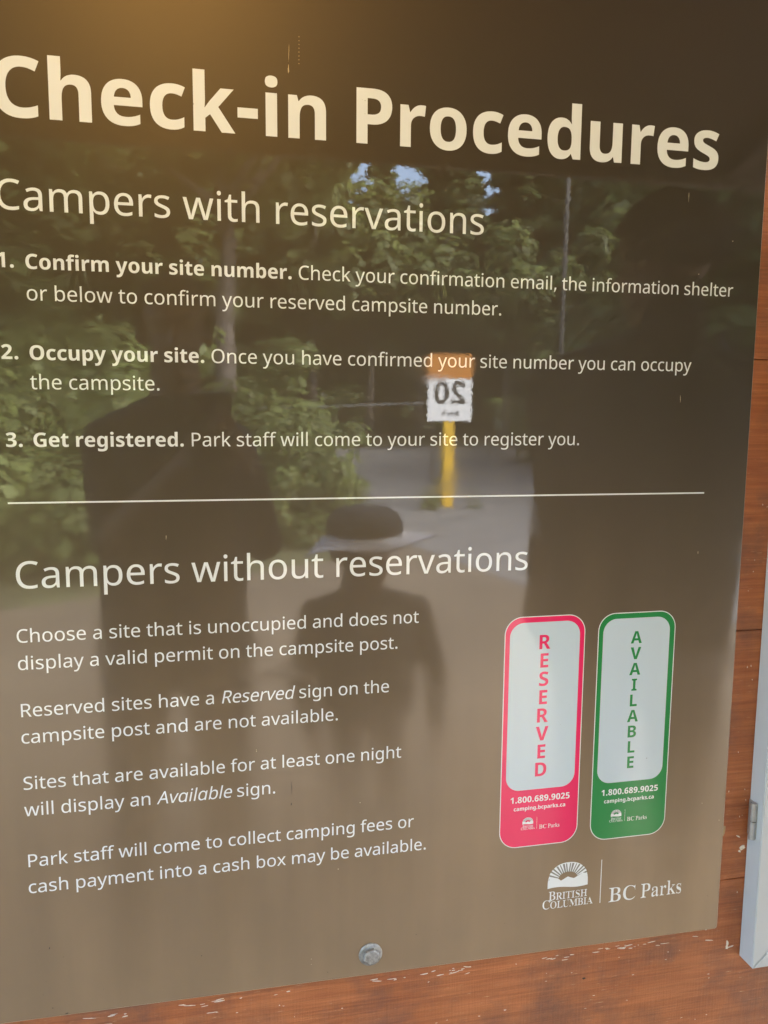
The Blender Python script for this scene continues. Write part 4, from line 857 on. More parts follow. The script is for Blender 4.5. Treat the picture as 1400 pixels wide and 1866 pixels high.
def person(label, limbs, blobs, mats, voxel, group=None):
    """limbs: (a, b, ra, rb, material); blobs: (centre, radii, euler, material). One continuous skin."""
    bm = bmesh.new()
    for a, b_, ra, rb, mi in limbs: capsule(bm, a, b_, ra, rb)
    for c, r, e, mi in blobs: ellipsoid(bm, Vector(c), r, Euler(e) if e else None)
    bmesh.ops.recalc_face_normals(bm, faces=bm.faces[:])
    me = bpy.data.meshes.new('person'); bm.to_mesh(me); bm.free()
    o = bpy.data.objects.new('person_raw', me); COL.objects.link(o)
    md = o.modifiers.new('skin', 'REMESH'); md.mode = 'VOXEL'; md.voxel_size = voxel
    sm = o.modifiers.new('relax', 'SMOOTH'); sm.factor = 0.5; sm.iterations = 3
    dg = bpy.context.evaluated_depsgraph_get()
    out = bpy.data.meshes.new_from_object(o.evaluated_get(dg))
    bpy.data.objects.remove(o); bpy.data.meshes.remove(me)
    n = len(out.polygons)
    ce = np.empty(n * 3); out.polygons.foreach_get('center', ce); ce = ce.reshape(-1, 3)
    best = np.full(n, 1e9); idx = np.zeros(n, int)
    for a, b_, ra, rb, mi in limbs:
        a, b_ = np.array(a), np.array(b_); d = b_ - a; t = np.clip(((ce - a) @ d) / max(d @ d, 1e-9), 0, 1)
        s = np.linalg.norm(ce - (a + t[:, None] * d), axis=1) - (ra + t * (rb - ra))
        k = s < best; best[k] = s[k]; idx[k] = mi
    for c, r, e, mi in blobs:
        q = (ce - np.array(c))
        if e: q = q @ np.array(Euler(e).to_matrix())
        s = (np.linalg.norm(q / np.array(r), axis=1) - 1) * min(r)
        k = s < best; best[k] = s[k]; idx[k] = mi
    out.materials.clear()
    for m in mats: out.materials.append(m)
    out.polygons.foreach_set('material_index', idx.astype(np.int32))
    out.name = 'person'
    p = link_mesh('person', out, mats, None, True)
    base = Vector((float(ce[:, 0].mean()), float(ce[:, 1].mean()), 0.0))
    out.transform(Matrix.Translation(-base)); p.location = base
    tag(p, label, 'person', group)
    return p

SK = plain('skin', (0.13, 0.068, 0.045), 0.5, 0, 0.06, 30)
HAIR = plain('dark_hair', (0.014, 0.010, 0.008), 0.9, 0, 0.3, 90, spec=0.08)
NAVY = plain('navy_jacket', (0.018, 0.022, 0.034), 0.7, 0, 0.2, 20, 0.003, 40, 0.15)
BLACK = plain('charcoal_top', (0.014, 0.013, 0.012), 0.8, 0, 0.2, 20, 0.003, 40, 0.15)
GREYC = plain('grey_hoodie', (0.038, 0.034, 0.031), 0.85, 0, 0.2, 20, 0.003, 40, 0.15)
JEAN = plain('grey_trousers', (0.085, 0.085, 0.090), 0.8, 0, 0.2, 30, 0.002, 60)
SHOE = plain('shoe', (0.03, 0.03, 0.03), 0.6)
HATM = plain('dark_hat_crown', (0.014, 0.012, 0.012), 0.8)
BRIM = plain('pale_hat_brim', (0.90, 0.90, 0.89), 0.6)

def V(*a): return Vector(a)

def head_parts(c, h, yaw, tilt=0.0, hairmat=1):
    """c: centre of the head; h: its height; yaw 0 looks at the wall (+Y). Returns limbs, blobs."""
    R_ = Euler((tilt, 0, yaw)).to_matrix()
    def P(x, y, z): return V(*c) + R_ @ V(x * h, y * h, z * h)
    e = (tilt, 0, yaw)
    bl = [(P(0, -0.04, 0.12), (0.335 * h, 0.40 * h, 0.38 * h), e, 0), (P(0, 0.07, -0.13), (0.25 * h, 0.28 * h, 0.36 * h), e, 0),
          (P(-0.34, -0.02, -0.02), (0.045 * h, 0.09 * h, 0.13 * h), e, 0), (P(0.34, -0.02, -0.02), (0.045 * h, 0.09 * h, 0.13 * h), e, 0),
          (P(0.10, 0.28, 0.04), (0.07 * h, 0.05 * h, 0.035 * h), e, 0), (P(-0.10, 0.28, 0.04), (0.07 * h, 0.05 * h, 0.035 * h), e, 0),
          (P(0, 0.31, -0.235), (0.11 * h, 0.05 * h, 0.022 * h), e, 0), (P(0, 0.305, -0.275), (0.10 * h, 0.05 * h, 0.026 * h), e, 0)]
    li = [(P(0, 0.31, 0.05), P(0, 0.375, -0.12), 0.035 * h, 0.055 * h, 0), (P(0, -0.08, -0.25), P(0, -0.10, -0.62), 0.24 * h, 0.26 * h, 0),
          (P(0, 0.20, -0.38), P(0, 0.22, -0.40), 0.10 * h, 0.10 * h, 0)]
    return li, bl, P

def hand(wrist, palm_dir, across, normal, s, curls, spread, thumb_side=1):
    """A palm and five fingers. palm_dir: towards the fingers; across: little finger to index; normal: out of the palm."""
    pd, ac, nr = Vector(palm_dir).normalized(), Vector(across).normalized(), Vector(normal).normalized()
    w = Vector(wrist); out = []
    L = 0.09 * s
    for k in range(4):
        o = (k - 1.5) * 0.020 * s
        out.append((w + pd * 0.015 * s + ac * o * 0.6, w + pd * L + ac * o, 0.014 * s, 0.011 * s, 0))
    lens = (0.062, 0.080, 0.086, 0.076)
    for k in range(4):
        o = (k - 1.5) * 0.020 * s; p = w + pd * L + ac * o; ang = 0
        d = (pd + ac * (k - 1.5) * spread).normalized()
        for j, fr_ in enumerate((0.45, 0.32, 0.23)):
            ang += curls[k] * (0.8 if j == 0 else 1.0)
            q = p + (d * math.cos(ang) + nr * math.sin(ang)) * lens[k] * s * fr_
            out.append((p, q, (0.0100 - 0.0010 * j) * s, (0.0092 - 0.0010 * j) * s, 0)); p = q
    p = w + pd * 0.03 * s + ac * 0.026 * s * thumb_side
    d = (ac * thumb_side * 0.75 + pd * 0.65 + nr * 0.35).normalized()
    q = p + d * 0.040 * s; out.append((p, q, 0.014 * s, 0.0115 * s, 0))
    d2 = (pd * 0.85 + ac * thumb_side * 0.25 + nr * 0.45).normalized()
    r = q + d2 * 0.032 * s; out.append((q, r, 0.0112 * s, 0.0100 * s, 0))
    out.append((r, r + d2 * 0.022 * s, 0.0100 * s, 0.0082 * s, 0))
    return out

def legs(hip, spread, foot_y, s, leg_m, shoe_m, knee_fwd=0.03):
    out = []
    for sx in (-1, 1):
        h = hip + V(sx * 0.09 * s, 0, -0.02); a = V(hip.x + sx * spread, hip.y + foot_y, 0.085 * s)
        k = (h + a) / 2 + V(0, knee_fwd, 0.01)
        out += [(h, k, 0.090 * s, 0.062 * s, leg_m), (k, a, 0.062 * s, 0.044 * s, leg_m), (a, a + V(0, 0.0, -0.03 * s), 0.046 * s, 0.045 * s, leg_m),
                (V(a.x, a.y - 0.03 * s, 0.046 * s), V(a.x + sx * 0.02, a.y + 0.15 * s, 0.036 * s), 0.046 * s, 0.036 * s, shoe_m)]
    return out

def hair_cap(name, P, h, parent, mat, back=True, c=None):
    bm = bmesh.new()
    bmesh.ops.create_uvsphere(bm, u_segments=28, v_segments=18, radius=1.0)
    drop = [v for v in bm.verts if v.co.z < -0.42 - 0.15 * (v.co.y < 0) or (v.co.y > 0.45 and v.co.z < 0.26)]
    bmesh.ops.delete(bm, geom=drop, context='VERTS')
    o0 = P(0, 0, 0); ax = [P(1, 0, 0) - o0, P(0, 1, 0) - o0, P(0, 0, 1) - o0]
    r_ = random.Random(3)
    for v in bm.verts:
        k = 1 + r_.uniform(-0.02, 0.03)
        q = P(0, -0.06, 0.13); v.co = q + ax[0] * v.co.x * 0.400 * k + ax[1] * v.co.y * 0.45 * k + ax[2] * v.co.z * 0.43 * k
    r = bmesh.ops.solidify(bm, geom=bm.faces[:], thickness=0.008)
    return from_bm(name, bm, mat, parent, True)

# the photographer, phone held up in both hands
DPH = 1.55
hc = mirrored(318, 604, 1.86); hh = 0.225
hip = V(hc.x - 0.01, hc.y - 0.02, 0.90)
shz = mirrored(200, 745, 1.86).z
sL, sR = V(hc.x - 0.160, hc.y - 0.02, shz - 0.075), V(hc.x + 0.125, hc.y - 0.05, shz - 0.085)
eL, eR = mirrored(200, 985, 1.78), mirrored(478, 985, 1.74)
wL, wR = mirrored(335, 850, 1.60), mirrored(462, 868, 1.62)
li, bl, Ph = head_parts(hc, hh, -0.05, -0.06)
li = [(a, b_, ra, rb, 0) for a, b_, ra, rb, _ in li]
li += [(sL, eL, 0.055, 0.044, 1), (sR, eR, 0.055, 0.044, 1), (eL, wL, 0.041, 0.026, 0), (eR, wR, 0.041, 0.027, 1),
       (V(hc.x, hc.y - 0.03, shz - 0.02), V(sL.x + 0.03, sL.y, sL.z + 0.015), 0.075, 0.055, 1), (V(hc.x, hc.y - 0.03, shz - 0.02), V(sR.x - 0.03, sR.y, sR.z + 0.015), 0.075, 0.055, 1),
       (V(hc.x - 0.06, hc.y - 0.02, shz - 0.15), V(hip.x - 0.06, hip.y, hip.z + 0.02), 0.120, 0.115, 1), (V(hc.x + 0.035, hc.y - 0.03, shz - 0.15), V(hip.x + 0.05, hip.y, hip.z + 0.02), 0.125, 0.115, 1),
       (hip + V(-0.07, 0, -0.03), hip + V(0.07, 0, -0.03), 0.115, 0.115, 2)]
li += legs(hip, 0.12, 0.0, 1.0, 2, 3)
ph_c = CAM + V(0.0405, -0.012, -0.062)
li += hand(wL, (ph_c + V(-0.036, -0.01, 0.01)) - wL, (0.0, 0.25, 1.0), (1, 0.2, 0), 0.92, (0.55, 0.5, 0.5, 0.5), 0.03, 1)
li += hand(wR, (ph_c + V(0.036, -0.01, -0.025)) - wR, (0.0, 0.25, 1.0), (-1, 0.2, 0), 0.92, (0.6, 0.55, 0.55, 0.6), 0.03, 1)
p1 = person('person in a navy jacket holding up a phone, standing closest to the sign', li, bl, [SK, NAVY, JEAN, SHOE], 0.0065)
hair_cap('hair', Ph, hh, p1, HAIR)
# the phone: its lens is the camera's place
ph = empty('mobile_phone', (0, 0, 0))
ph.location = CAM
ph.rotation_euler = camera.matrix_world.to_euler()
tag(ph, 'black mobile phone held upright in two hands, facing the sign', 'phone')
bm = bmesh.new(); add_box(bm, -0.0180, 0.0590, -0.1330, 0.0150, 0.0090, 0.0170, 0.0035, 3)
me = bpy.data.meshes.new('phone_body'); bm.to_mesh(me); bm.free()
M_PHONE = plain('black_glass', (0.012, 0.012, 0.013), 0.25)
o = bpy.data.objects.new('phone_body', me); me.materials.append(M_PHONE); COL.objects.link(o); o.parent = ph
bm = bmesh.new(); add_box(bm, -0.0140, 0.0200, -0.0210, 0.0120, 0.0072, 0.0095, 0.001, 2)
me = bpy.data.meshes.new('camera_bump'); bm.to_mesh(me); bm.free(); me.materials.append(M_PHONE)
o = bpy.data.objects.new('camera_bump', me); COL.objects.link(o); o.parent = ph
for lx, ly in ((0.0, 0.0), (0.0, -0.0125), (0.0125, -0.006)):
    bm = bmesh.new(); add_lathe(bm, [(0.0, 0.0), (0.0048, 0.0), (0.0055, -0.0008), (0.0055, -0.002)], (lx, ly, 0.0070), (0, 0, 1), 24)
    me = bpy.data.meshes.new('lens'); bm.to_mesh(me); bm.free(); me.materials.append(M_PHONE)
    o = bpy.data.objects.new('lens', me); COL.objects.link(o); o.parent = ph

# the taller companion on the right
hc = mirrored(1208, 478, 1.66); hh = 0.245
shz = mirrored(1100, 660, 1.66).z
hip = V(hc.x + 0.0, hc.y - 0.02, 0.95)
yaw = 2.5
def rz(dx, dy): return (dx * math.cos(-0.25) - dy * math.sin(-0.25), dx * math.sin(-0.25) + dy * math.cos(-0.25))
sL = V(hc.x - 0.205, hc.y - 0.05, shz - 0.05); sR = V(hc.x + 0.215, hc.y + 0.01, shz - 0.05)
eL = mirrored(1015, 880, 1.68); wL = mirrored(985, 1040, 1.62); eR = V(sR.x + 0.07, sR.y, sR.z - 0.30); wR = V(eR.x - 0.01, eR.y + 0.07, eR.z - 0.25)
li, bl, Ph = head_parts(hc, hh, yaw, -0.05)
li[1] = li[1][:4] + (1,)
li += [(sL, eL, 0.062, 0.048, 1), (sR, eR, 0.062, 0.048, 1), (eL, wL, 0.045, 0.029, 1), (eR, wR, 0.045, 0.029, 1),
       (V(hc.x, hc.y - 0.03, shz - 0.01), sL + V(0.03, 0, 0.01), 0.085, 0.06, 1), (V(hc.x, hc.y - 0.03, shz - 0.01), sR + V(-0.03, 0, 0.01), 0.085, 0.06, 1),
       (V(hc.x - 0.085, hc.y - 0.03, shz - 0.14), hip + V(-0.07, 0, 0.03), 0.14, 0.125, 1), (V(hc.x + 0.085, hc.y - 0.01, shz - 0.14), hip + V(0.07, 0, 0.03), 0.14, 0.125, 1),
       (hip + V(-0.08, 0, -0.03), hip + V(0.08, 0, -0.03), 0.12, 0.12, 2)]
li += legs(hip, 0.14, 0.0, 1.05, 2, 3)
li += hand(wL, (-0.12, 0.1, -1), (0.2, 1, 0), (1, 0, 0), 1.0, (0.35, 0.3, 0.3, 0.3), 0.04, 1)
li += hand(wR, (0, 0.2, -1), (-0.2, 1, 0), (-1, 0, 0), 1.0, (0.35, 0.3, 0.3, 0.3), 0.04, 1)
p2 = person('tall dark haired person in a charcoal top standing at the right, arms hanging down', li, bl, [SK, BLACK, JEAN, SHOE], 0.0075)
hair_cap('hair', Ph, hh, p2, HAIR)

# the child with a brimmed hat between them
hc = mirrored(664, 1012, 2.5); hh = 0.230
shz = mirrored(600, 1100, 2.5).z
hip = V(hc.x + 0.01, hc.y - 0.01, 0.55)
sL = V(hc.x - 0.150, hc.y - 0.01, shz - 0.03); sR = V(hc.x + 0.165, hc.y, shz - 0.03)
eL = V(sL.x - 0.05, sL.y + 0.02, sL.z - 0.20); wL = V(eL.x + 0.03, eL.y + 0.08, eL.z - 0.14); eR = V(sR.x + 0.06, sR.y + 0.02, sR.z - 0.20); wR = V(eR.x - 0.02, eR.y + 0.08, eR.z - 0.14)
li, bl, Ph = head_parts(hc, hh, -0.55, 0.0)
li += [(sL, eL, 0.047, 0.038, 1), (sR, eR, 0.047, 0.038, 1), (eL, wL, 0.036, 0.025, 1), (eR, wR, 0.036, 0.025, 1),
       (V(hc.x, hc.y - 0.02, shz), sL + V(0.02, 0, 0.005), 0.06, 0.045, 1), (V(hc.x, hc.y - 0.02, shz), sR + V(-0.02, 0, 0.005), 0.06, 0.045, 1),
       (V(hc.x - 0.05, hc.y - 0.01, shz - 0.10), hip + V(-0.05, 0, 0.02), 0.105, 0.105, 1), (V(hc.x + 0.06, hc.y - 0.01, shz - 0.10), hip + V(0.05, 0, 0.02), 0.105, 0.105, 1),
       (hip + V(-0.05, 0, -0.02), hip + V(0.05, 0, -0.02), 0.10, 0.10, 2)]
li += legs(hip, 0.08, 0.0, 0.68, 2, 3)
li += hand(wL, (0.05, 0.25, -1), (0.2, 1, 0), (1, 0, 0), 0.7, (0.35, 0.3, 0.3, 0.3), 0.04, 1)
li += hand(wR, (0, 0.25, -1), (-0.2, 1, 0), (-1, 0, 0), 0.7, (0.35, 0.3, 0.3, 0.3), 0.04, 1)
p3 = person('child in grey hoodie and dark hat with pale brim, standing between the adults', li, bl, [SK, GREYC, JEAN, SHOE], 0.0065)
hair_cap('hair', Ph, hh, p3, HAIR)
hat = empty('hat', (0, 0, 0)); hat.parent = p3; hat.location = hc - p3.location + V(0, 0, 0.072)
hat['label'] = 'dark crowned sun hat with a pale brim'
bm = bmesh.new(); add_lathe(bm, [(0.116, -0.01), (0.115, 0.030), (0.104, 0.056), (0.072, 0.074), (0.0, 0.080)], hc + V(0, 0, 0.072), (0, 0, 1), 36)
from_bm('hat_crown', bm, HATM, hat, True)
bm = bmesh.new()
nr_, ns_ = 6, 48
rings = []
for i in range(nr_):
    t = i / (nr_ - 1); ring = []
    for k in range(ns_):
        a = 2 * math.pi * k / ns_
        front = math.cos(a - math.radians(30))
        r_ = 0.114 + t * (0.010 + abs(math.cos(a)) ** 1.6 * (0.105 if math.cos(a) > 0 else 0.060))
        ring.append(bm.verts.new(hc + V(r_ * math.cos(a), r_ * math.sin(a), 0.070 - t * (0.018 + 0.050 * (1 - front) / 2) + 0.016 * t * t * math.sin(3 * a + 0.6))))
    rings.append(ring)
for q, w in zip(rings, rings[1:]):
    for k in range(ns_): bm.faces.new((q[k], q[(k + 1) % ns_], w[(k + 1) % ns_], w[k]))
bmesh.ops.solidify(bm, geom=bm.faces[:], thickness=0.003)
from_bm('hat_brim', bm, BRIM, hat, True)

# ================================================================== ROADSIDE
D = 11.4
pl0, pl1 = mirrored(776, 690, D), mirrored(864, 768, D)
pt = mirrored(818, 646, D)
yS = mirrored(818, 730, D).y
cxs = (pl0.x + pl1.x) / 2
ss = empty('speed_sign', (cxs, yS, 0.0))
tag(ss, 'white speed limit sign reading 20 on a yellow post, orange tab on top', 'road sign')
M_YEL = plain('yellow_paint', (0.88, 0.52, 0.02), 0.5, 0, 0.1, 6)
M_PLATE = plain('white_reflective_sheet', (0.95, 0.93, 0.88), 0.35, 0, 0.02, 5)
M_ORG = plain('orange_sheet', (0.62, 0.22, 0.02), 0.5, 0, 0.08, 6)
M_INK = plain('black_ink', (0.015, 0.015, 0.015), 0.5)
bm = bmesh.new(); add_box(bm, cxs - 0.075, cxs + 0.075, yS - 0.15, yS - 0.008, 0.0, pl0.z - 0.05, 0.008)
from_bm('post', bm, M_YEL, ss)
bm = bmesh.new(); add_box(bm, pl0.x, pl1.x, yS - 0.006, yS, pl1.z, pl0.z, 0.002)
from_bm('plate', bm, M_PLATE, ss)
bm = bmesh.new(); add_box(bm, pl0.x, pl1.x, yS - 0.006, yS, pl0.z + 0.004, pt.z, 0.002)
from_bm('top_tab', bm, M_ORG, ss)
hN = (pl0.z - pl1.z)
wN = width([('20', B)], 1.0)
def roadtext(name, text, x0, x1, z, parent):
    w1 = width([(text, B)], 1.0); s = (x1 - x0) / w1
    cs = runs([(text, B)], 0, 0, s)[0]
    # readable from the wall side: seen from +Y, left is +X
    cs = [[(x1 - px, z + pz) for px, pz in c] for c in cs]
    K = 1.0
    cu = bpy.data.curves.new(name, 'CURVE'); cu.dimensions = '2D'; cu.fill_mode = 'BOTH'; cu.extrude = 0.001
    for c in cs:
        sp_ = cu.splines.new('POLY'); sp_.points.add(len(c) - 1)
        for q, p_ in zip(sp_.points, c): q.co = (p_[0], p_[1], 0, 1)
        sp_.use_cyclic_u = True
    ob = bpy.data.objects.new(name, cu); COL.objects.link(ob); bpy.context.view_layer.update()
    me = bpy.data.meshes.new_from_object(ob.evaluated_get(bpy.context.evaluated_depsgraph_get()))
    bpy.data.objects.remove(ob); bpy.data.curves.remove(cu)
    for v in me.vertices: v.co = Vector((v.co.x, yS + 0.0012 + v.co.z, v.co.y))
    me.materials.clear()
    return link_mesh(name, me, M_INK, parent)
roadtext('number_lettering', '20', pl0.x + 0.075, pl1.x - 0.075, pl0.z - hN * 0.58, ss)
roadtext('unit_lettering', 'km/h', pl0.x + 0.20, pl1.x - 0.20, pl1.z + hN * 0.14, ss)

pp = mirrored(1018, 700, 13.0)
pole = empty('slender_pole', (pp.x, pp.y, 0))
tag(pole, 'slender pale grey pole standing to the right of the speed sign', 'pole')
M_POLE = plain('pale_weathered_pole', (0.08, 0.075, 0.068), 0.9, 0, 0.2, 8)
bm = bmesh.new(); add_tube(bm, [V(pp.x, pp.y, 0), V(pp.x + 0.02, pp.y, 2.6), V(pp.x + 0.05, pp.y, 5.6)], [0.042, 0.038, 0.034], 12)
from_bm('shaft', bm, M_POLE, pole, True)
bm = bmesh.new(); add_lathe(bm, [(0.0, 0.03), (0.03, 0.025), (0.042, 0.0), (0.0, -0.01)], (pp.x + 0.05, pp.y, 5.6), (0, 0, 1), 16)
from_bm('cap', bm, M_POLE, pole, True)
ra, rb = mirrored(560, 742, 15.0), mirrored(775, 727, 15.0)
rail = empty('barrier_rail', ((ra.x + rb.x) / 2, ra.y, 0))
tag(rail, 'pale grey rail barrier on short posts beyond the speed sign', 'barrier')
M_RAIL = plain('grey_rail', (0.20, 0.20, 0.19), 0.6)
bm = bmesh.new(); add_tube(bm, [V(ra.x - 1.0, ra.y, 1.33), V(rb.x + 0.3, ra.y, 1.46)], [0.012, 0.012], 10)
from_bm('rail', bm, M_RAIL, rail)
for q in (ra.x - 0.9, rb.x + 0.25):
    bm = bmesh.new(); add_tube(bm, [V(q, ra.y + 0.05, 0), V(q, ra.y + 0.05, 1.45)], [0.022, 0.022], 8)
    from_bm('post', bm, plain('dark_post', (0.05, 0.04, 0.03), 0.8), rail)

# ================================================================== FOREST
M_BARK = plain('grey_bark', (0.16, 0.13, 0.11), 0.9, 0, 0.35, 6, 0.02, 20)
def leaf_mat(name, col, var):
    m, nt, b, N, L = node_mat(name)
    tc = N.new('ShaderNodeTexCoord')
    a = N.new('ShaderNodeTexNoise'); a.inputs['Scale'].default_value = 1.1; a.inputs['Detail'].default_value = 5
    L.new(tc.outputs['Object'], a.inputs['Vector'])
    cr = N.new('ShaderNodeValToRGB'); cr.color_ramp.elements[0].position = 0.32; cr.color_ramp.elements[1].position = 0.68
    cr.color_ramp.elements[0].color = (*[c * (1 - var) for c in col], 1); cr.color_ramp.elements[1].color = (*[c * (1 + var) for c in col], 1)
    L.new(a.outputs['Fac'], cr.inputs['Fac']); L.new(cr.outputs['Color'], b.inputs['Base Color'])
    b.inputs['Roughness'].default_value = 0.55
    tr = N.new('ShaderNodeBsdfTranslucent'); L.new(cr.outputs['Color'], tr.inputs['Color'])
    mx = N.new('ShaderNodeMixShader'); mx.inputs['Fac'].default_value = 0.6
    L.new(b.outputs['BSDF'], mx.inputs[1]); L.new(tr.outputs['BSDF'], mx.inputs[2])
    L.new(mx.outputs['Shader'], N['Material Output'].inputs['Surface'])
    return m
M_CON = leaf_mat('conifer_needles', (0.120, 0.150, 0.055), 0.45)
M_LEAF = leaf_mat('broad_leaves', (0.185, 0.220, 0.072), 0.45)
M_SHRUB = leaf_mat('shrub_leaves', (0.21, 0.255, 0.080), 0.5)

def leaf_quad(verts, faces, c, n, s, rnd):
    n = n.normalized(); a = n.orthogonal().normalized(); b_ = n.cross(a)
    t = rnd.uniform(0, math.pi); a, b_ = a * math.cos(t) + b_ * math.sin(t), b_ * math.cos(t) - a * math.sin(t)
    i = len(verts)
    verts += [c - a * s * 0.5 - b_ * s * 0.1, c - b_ * s * 0.35 + a * s * 0.05, c + a * s * 0.5 + b_ * s * 0.05, c + b_ * s * 0.35]
    faces.append((i, i + 1, i + 2, i + 3))

def crown_mesh(name, kind, H, seed):
    rnd = random.Random(seed); verts, faces = [], []
    if kind == 'conifer':
        z = 0.16 * H
        while z < H:
            t = (z / H); R_ = 0.20 * H * (1 - t) ** 0.8 + 0.12
            for k in range(rnd.randint(5, 8)):
                a = rnd.uniform(0, 2 * math.pi); L_ = R_ * rnd.uniform(0.55, 1.1)
                m = int(10 + 22 * (1 - t))
                for j in range(m):
                    u = rnd.uniform(0.12, 1.0)
                    c = V(math.cos(a) * L_ * u, math.sin(a) * L_ * u, z - 0.35 * L_ * u * u) + V(rnd.gauss(0, 0.10), rnd.gauss(0, 0.10), rnd.gauss(0, 0.06)) * (0.5 + L_ * 0.4)
                    leaf_quad(verts, faces, c, V(rnd.gauss(0, 0.5), rnd.gauss(0, 0.5), 1), rnd.uniform(0.30, 0.60), rnd)
            z += rnd.uniform(0.22, 0.38)
    else:
        lob = []
        zc, rr = (0.66 * H, 0.30 * H) if kind == 'broadleaf' else (0.5 * H, 0.5 * H)
        for k in range(22 if kind == 'broadleaf' else 9):
            d = V(rnd.gauss(0, 1), rnd.gauss(0, 1), rnd.gauss(0, 0.9)).normalized() * rr * rnd.uniform(0.3, 0.95)
            lob.append((V(0, 0, zc) + V(d.x, d.y, d.z * 1.05), rr * rnd.uniform(0.24, 0.42)))
        for c0, r0 in lob:
            for j in range(150 if kind == 'broadleaf' else 110):
                d = V(rnd.gauss(0, 1), rnd.gauss(0, 1), rnd.gauss(0, 1)).normalized()
                c = c0 + d * r0 * rnd.uniform(0.55, 1.08)
                if c.z < 0.03: continue
                leaf_quad(verts, faces, c, d + V(0, 0, 0.6), rnd.uniform(0.26, 0.50) if kind == 'broadleaf' else rnd.uniform(0.06, 0.14), rnd)
    me = bpy.data.meshes.new(name)
    me.from_pydata([tuple(v) for v in verts], [], faces); me.update()
    return me
def trunk_mesh(kind, H, seed):
    rnd = random.Random(seed); bm = bmesh.new()
    top = H * (0.97 if kind == 'conifer' else 0.72)
    r0 = 0.016 * H + 0.05
    n = 7; pts = [V(rnd.gauss(0, 0.02) * i, rnd.gauss(0, 0.02) * i, top * i / (n - 1)) for i in range(n)]
    add_tube(bm, pts, [r0 * (1 - 0.85 * i / (n - 1)) for i in range(n)], 9)
    if kind != 'conifer':
        for k in range(7):
            z = H * rnd.uniform(0.35, 0.65); a = rnd.uniform(0, 6.28); L_ = H * rnd.uniform(0.12, 0.24)
            p = pts[0].lerp(pts[-1], z / top); e = p + V(math.cos(a) * L_, math.sin(a) * L_, L_ * 0.8)
            add_tube(bm, [p, (p + e) / 2 + V(0, 0, -0.05), e], [r0 * 0.4, r0 * 0.28, r0 * 0.1], 6)
    bmesh.ops.recalc_face_normals(bm, faces=bm.faces[:])
    me = bpy.data.meshes.new('trunk'); bm.to_mesh(me); bm.free(); me.materials.append(M_BARK)
    for p in me.polygons: p.use_smooth = True
    return me
KINDS = {}
for kd, Hs, mt in (('conifer', (11.0, 9.0), M_CON), ('broadleaf', (9.5, 8.0), M_LEAF)):
    KINDS[kd] = []
    for i, Hh in enumerate(Hs):
        c = crown_mesh('crown', kd, Hh, 31 + i); c.materials.append(mt)
        KINDS[kd].append((c, trunk_mesh(kd, Hh, 77 + i)))
KINDS['shrub'] = []
for i in range(3):
    c = crown_mesh('foliage', 'shrub', 1.5, 91 + i); c.materials.append(M_SHRUB); KINDS['shrub'].append(c)
LABEL = {'conifer': 'dark green conifer of the forest edge across the road, a blurred reflection',
         'broadleaf': 'mid green leafy tree of the forest edge across the road, a blurred reflection',
         'shrub': 'bright green leafy shrub beside the road, a blurred reflection'}
def tree(kind, x, y, k, s, rz_):
    c, t = KINDS[kind][k]
    r = empty(kind + '_tree', (x, y, 0)); r.rotation_euler = (0, 0, rz_); r.scale = (s, s, s)
    tag(r, LABEL[kind], 'tree', kind + ' trees across the road')
    for nm, me in (('crown', c), ('trunk', t)):
        o = bpy.data.objects.new(nm, me); COL.objects.link(o); o.parent = r
def shrub(x, y, k, s, rz_):
    o = bpy.data.objects.new('shrub', KINDS['shrub'][k]); COL.objects.link(o)
    o.location = (x, y, 0); o.rotation_euler = (0, 0, rz_); o.scale = (s, s, s * 0.85)
    tag(o, LABEL['shrub'], 'shrub', 'shrubs beside the road')
rnd = random.Random(4)
for dx, dy, sc in ((-0.35, 0.15, 0.28), (0.3, 0.1, 0.22), (0.05, -0.45, 0.35)): shrub(cxs + dx, yS + dy, 1, sc, dx * 9)
placed = 0
for row, (dist, step) in enumerate(((17, 4.6), (24, 4.0), (32, 3.4), (42, 3.0))):
    az = -58
    while az < 74:
        d = dist * rnd.uniform(0.92, 1.10)
        x, y = math.sin(math.radians(az)) * d, -math.cos(math.radians(az)) * d
        kind = 'conifer' if rnd.random() < 0.33 else 'broadleaf'
        on_road = 7 < az < 36 and d < 29
        if not on_road:
            pick = rnd.randint(0, 1)
            gap = min(abs(az - 12.0) - 3.2, abs(az - 26.5) - 2.2)
            if gap < 6 and row > 0: kind = 'conifer'
            Hk = {'conifer': (11.0, 9.0), 'broadleaf': (9.5, 8.0)}[kind][pick]
            size = (0.272 * (d + 0.8) + 1.45) / Hk * rnd.uniform(0.95, 1.04) if gap < 1.5 else rnd.uniform(1.1, 1.35) * (1.1 if row < 2 else 1.4)
            tree(kind, x, y, pick, size, rnd.uniform(0, 6.28)); placed += 1
        az += math.degrees(step / dist) * rnd.uniform(0.75, 1.25)
for az, d, k_, sz in ((-15, 14.0, 0, 2.3), (-10, 14.6, 1, 2.5), (-5, 13.8, 2, 2.5), (-0.5, 14.4, 0, 2.6), (4, 14.0, 1, 2.3), (24, 21.5, 0, 3.2), (28.5, 19, 2, 3.3), (33, 17.5, 1, 3.3), (38, 17, 0, 3.4), (43, 16, 2, 3.3), (48, 15.5, 1, 3.2)):
    shrub(math.sin(math.radians(az)) * d, -math.cos(math.radians(az)) * d, k_, sz, az)
for az, d, k_, sz in ((29, 21, 1, 0.80), (33.5, 17.5, 0, 0.82), (37.5, 19.5, 1, 0.98), (42, 16.5, 0, 0.9), (46, 19, 1, 1.05), (50, 16, 0, 0.95), (21.0, 27, 1, 0.92)):
    tree('broadleaf', math.sin(math.radians(az)) * d, -math.cos(math.radians(az)) * d, k_, sz, az * 3)
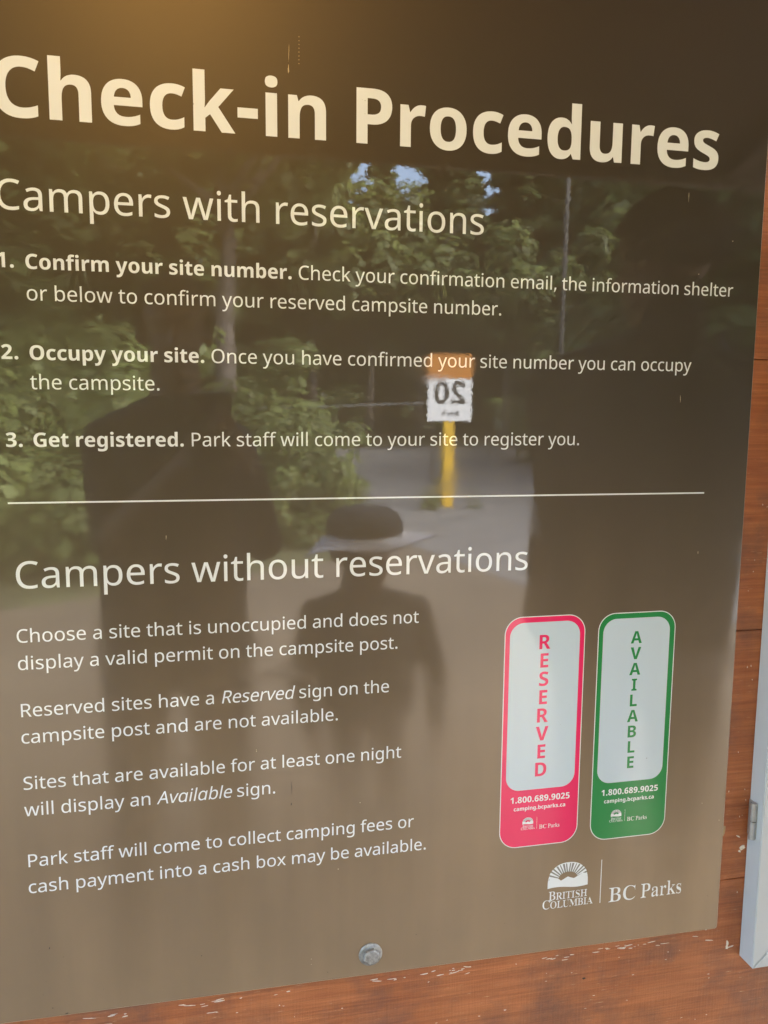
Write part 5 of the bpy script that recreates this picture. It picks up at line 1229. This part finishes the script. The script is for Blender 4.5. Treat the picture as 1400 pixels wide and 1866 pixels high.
for az, d in ((7.5, 30), (9.6, 35), (11.4, 31), (13.2, 36), (15.0, 32), (16.8, 35), (24.4, 36), (26.3, 40), (28.4, 37), (31.5, 33), (35, 30), (38.5, 34)):
    Hk = (9.5, 8.0)[int(d) % 2]
    k_ = (0.262 if 9 < az < 15.5 or 26 < az < 28 else 0.285 if az < 30 else 0.36) * (d + 0.8) + 1.45
    tree('broadleaf', math.sin(math.radians(az)) * d, -math.cos(math.radians(az)) * d, int(d) % 2, k_ / Hk, az)
for _ in range(60):
    az = rnd.uniform(-42, 9); d = rnd.uniform(6.5, 15)
    shrub(math.sin(math.radians(az)) * d, -math.cos(math.radians(az)) * d, rnd.randint(0, 2), rnd.uniform(0.8, 1.25) * (1.35 if az < -3 else 1.0), rnd.uniform(0, 6.28))
for _ in range(90):
    az = rnd.uniform(-60, 72); d = rnd.uniform(13.5, 27)
    if 5 < az < 42 and d < 40: d += 13
    shrub(math.sin(math.radians(az)) * d, -math.cos(math.radians(az)) * d, rnd.randint(0, 2), rnd.uniform(1.3, 2.6), rnd.uniform(0, 6.28))
for _ in range(22):
    az = rnd.uniform(14, 62); d = rnd.uniform(33, 40)
    shrub(math.sin(math.radians(az)) * d, -math.cos(math.radians(az)) * d, rnd.randint(0, 2), rnd.uniform(1.0, 1.8), rnd.uniform(0, 6.28))

# the wood far behind, one mass of foliage
verts, faces = [], []
rnd = random.Random(8)
for _ in range(9000):
    az = math.radians(rnd.uniform(-75, 85)); d = rnd.gauss(58, 3.0)
    hmax = 8.5 + 2.5 * math.sin(az * 17) + 1.5 * math.sin(az * 41 + 1)
    z = hmax * rnd.random() ** 0.9 + 0.1
    leaf_quad(verts, faces, V(math.sin(az) * d, -math.cos(az) * d, z), V(rnd.gauss(0, 1), 1.0 + rnd.gauss(0, 1), 0.6), rnd.uniform(0.9, 2.0), rnd)
me = bpy.data.meshes.new('far_wood'); me.from_pydata([tuple(v) for v in verts], [], faces); me.update()
tag(link_mesh('far_wood', me, M_LEAF), 'dark green far wood closing the view behind the road', 'wood', None, 'stuff')
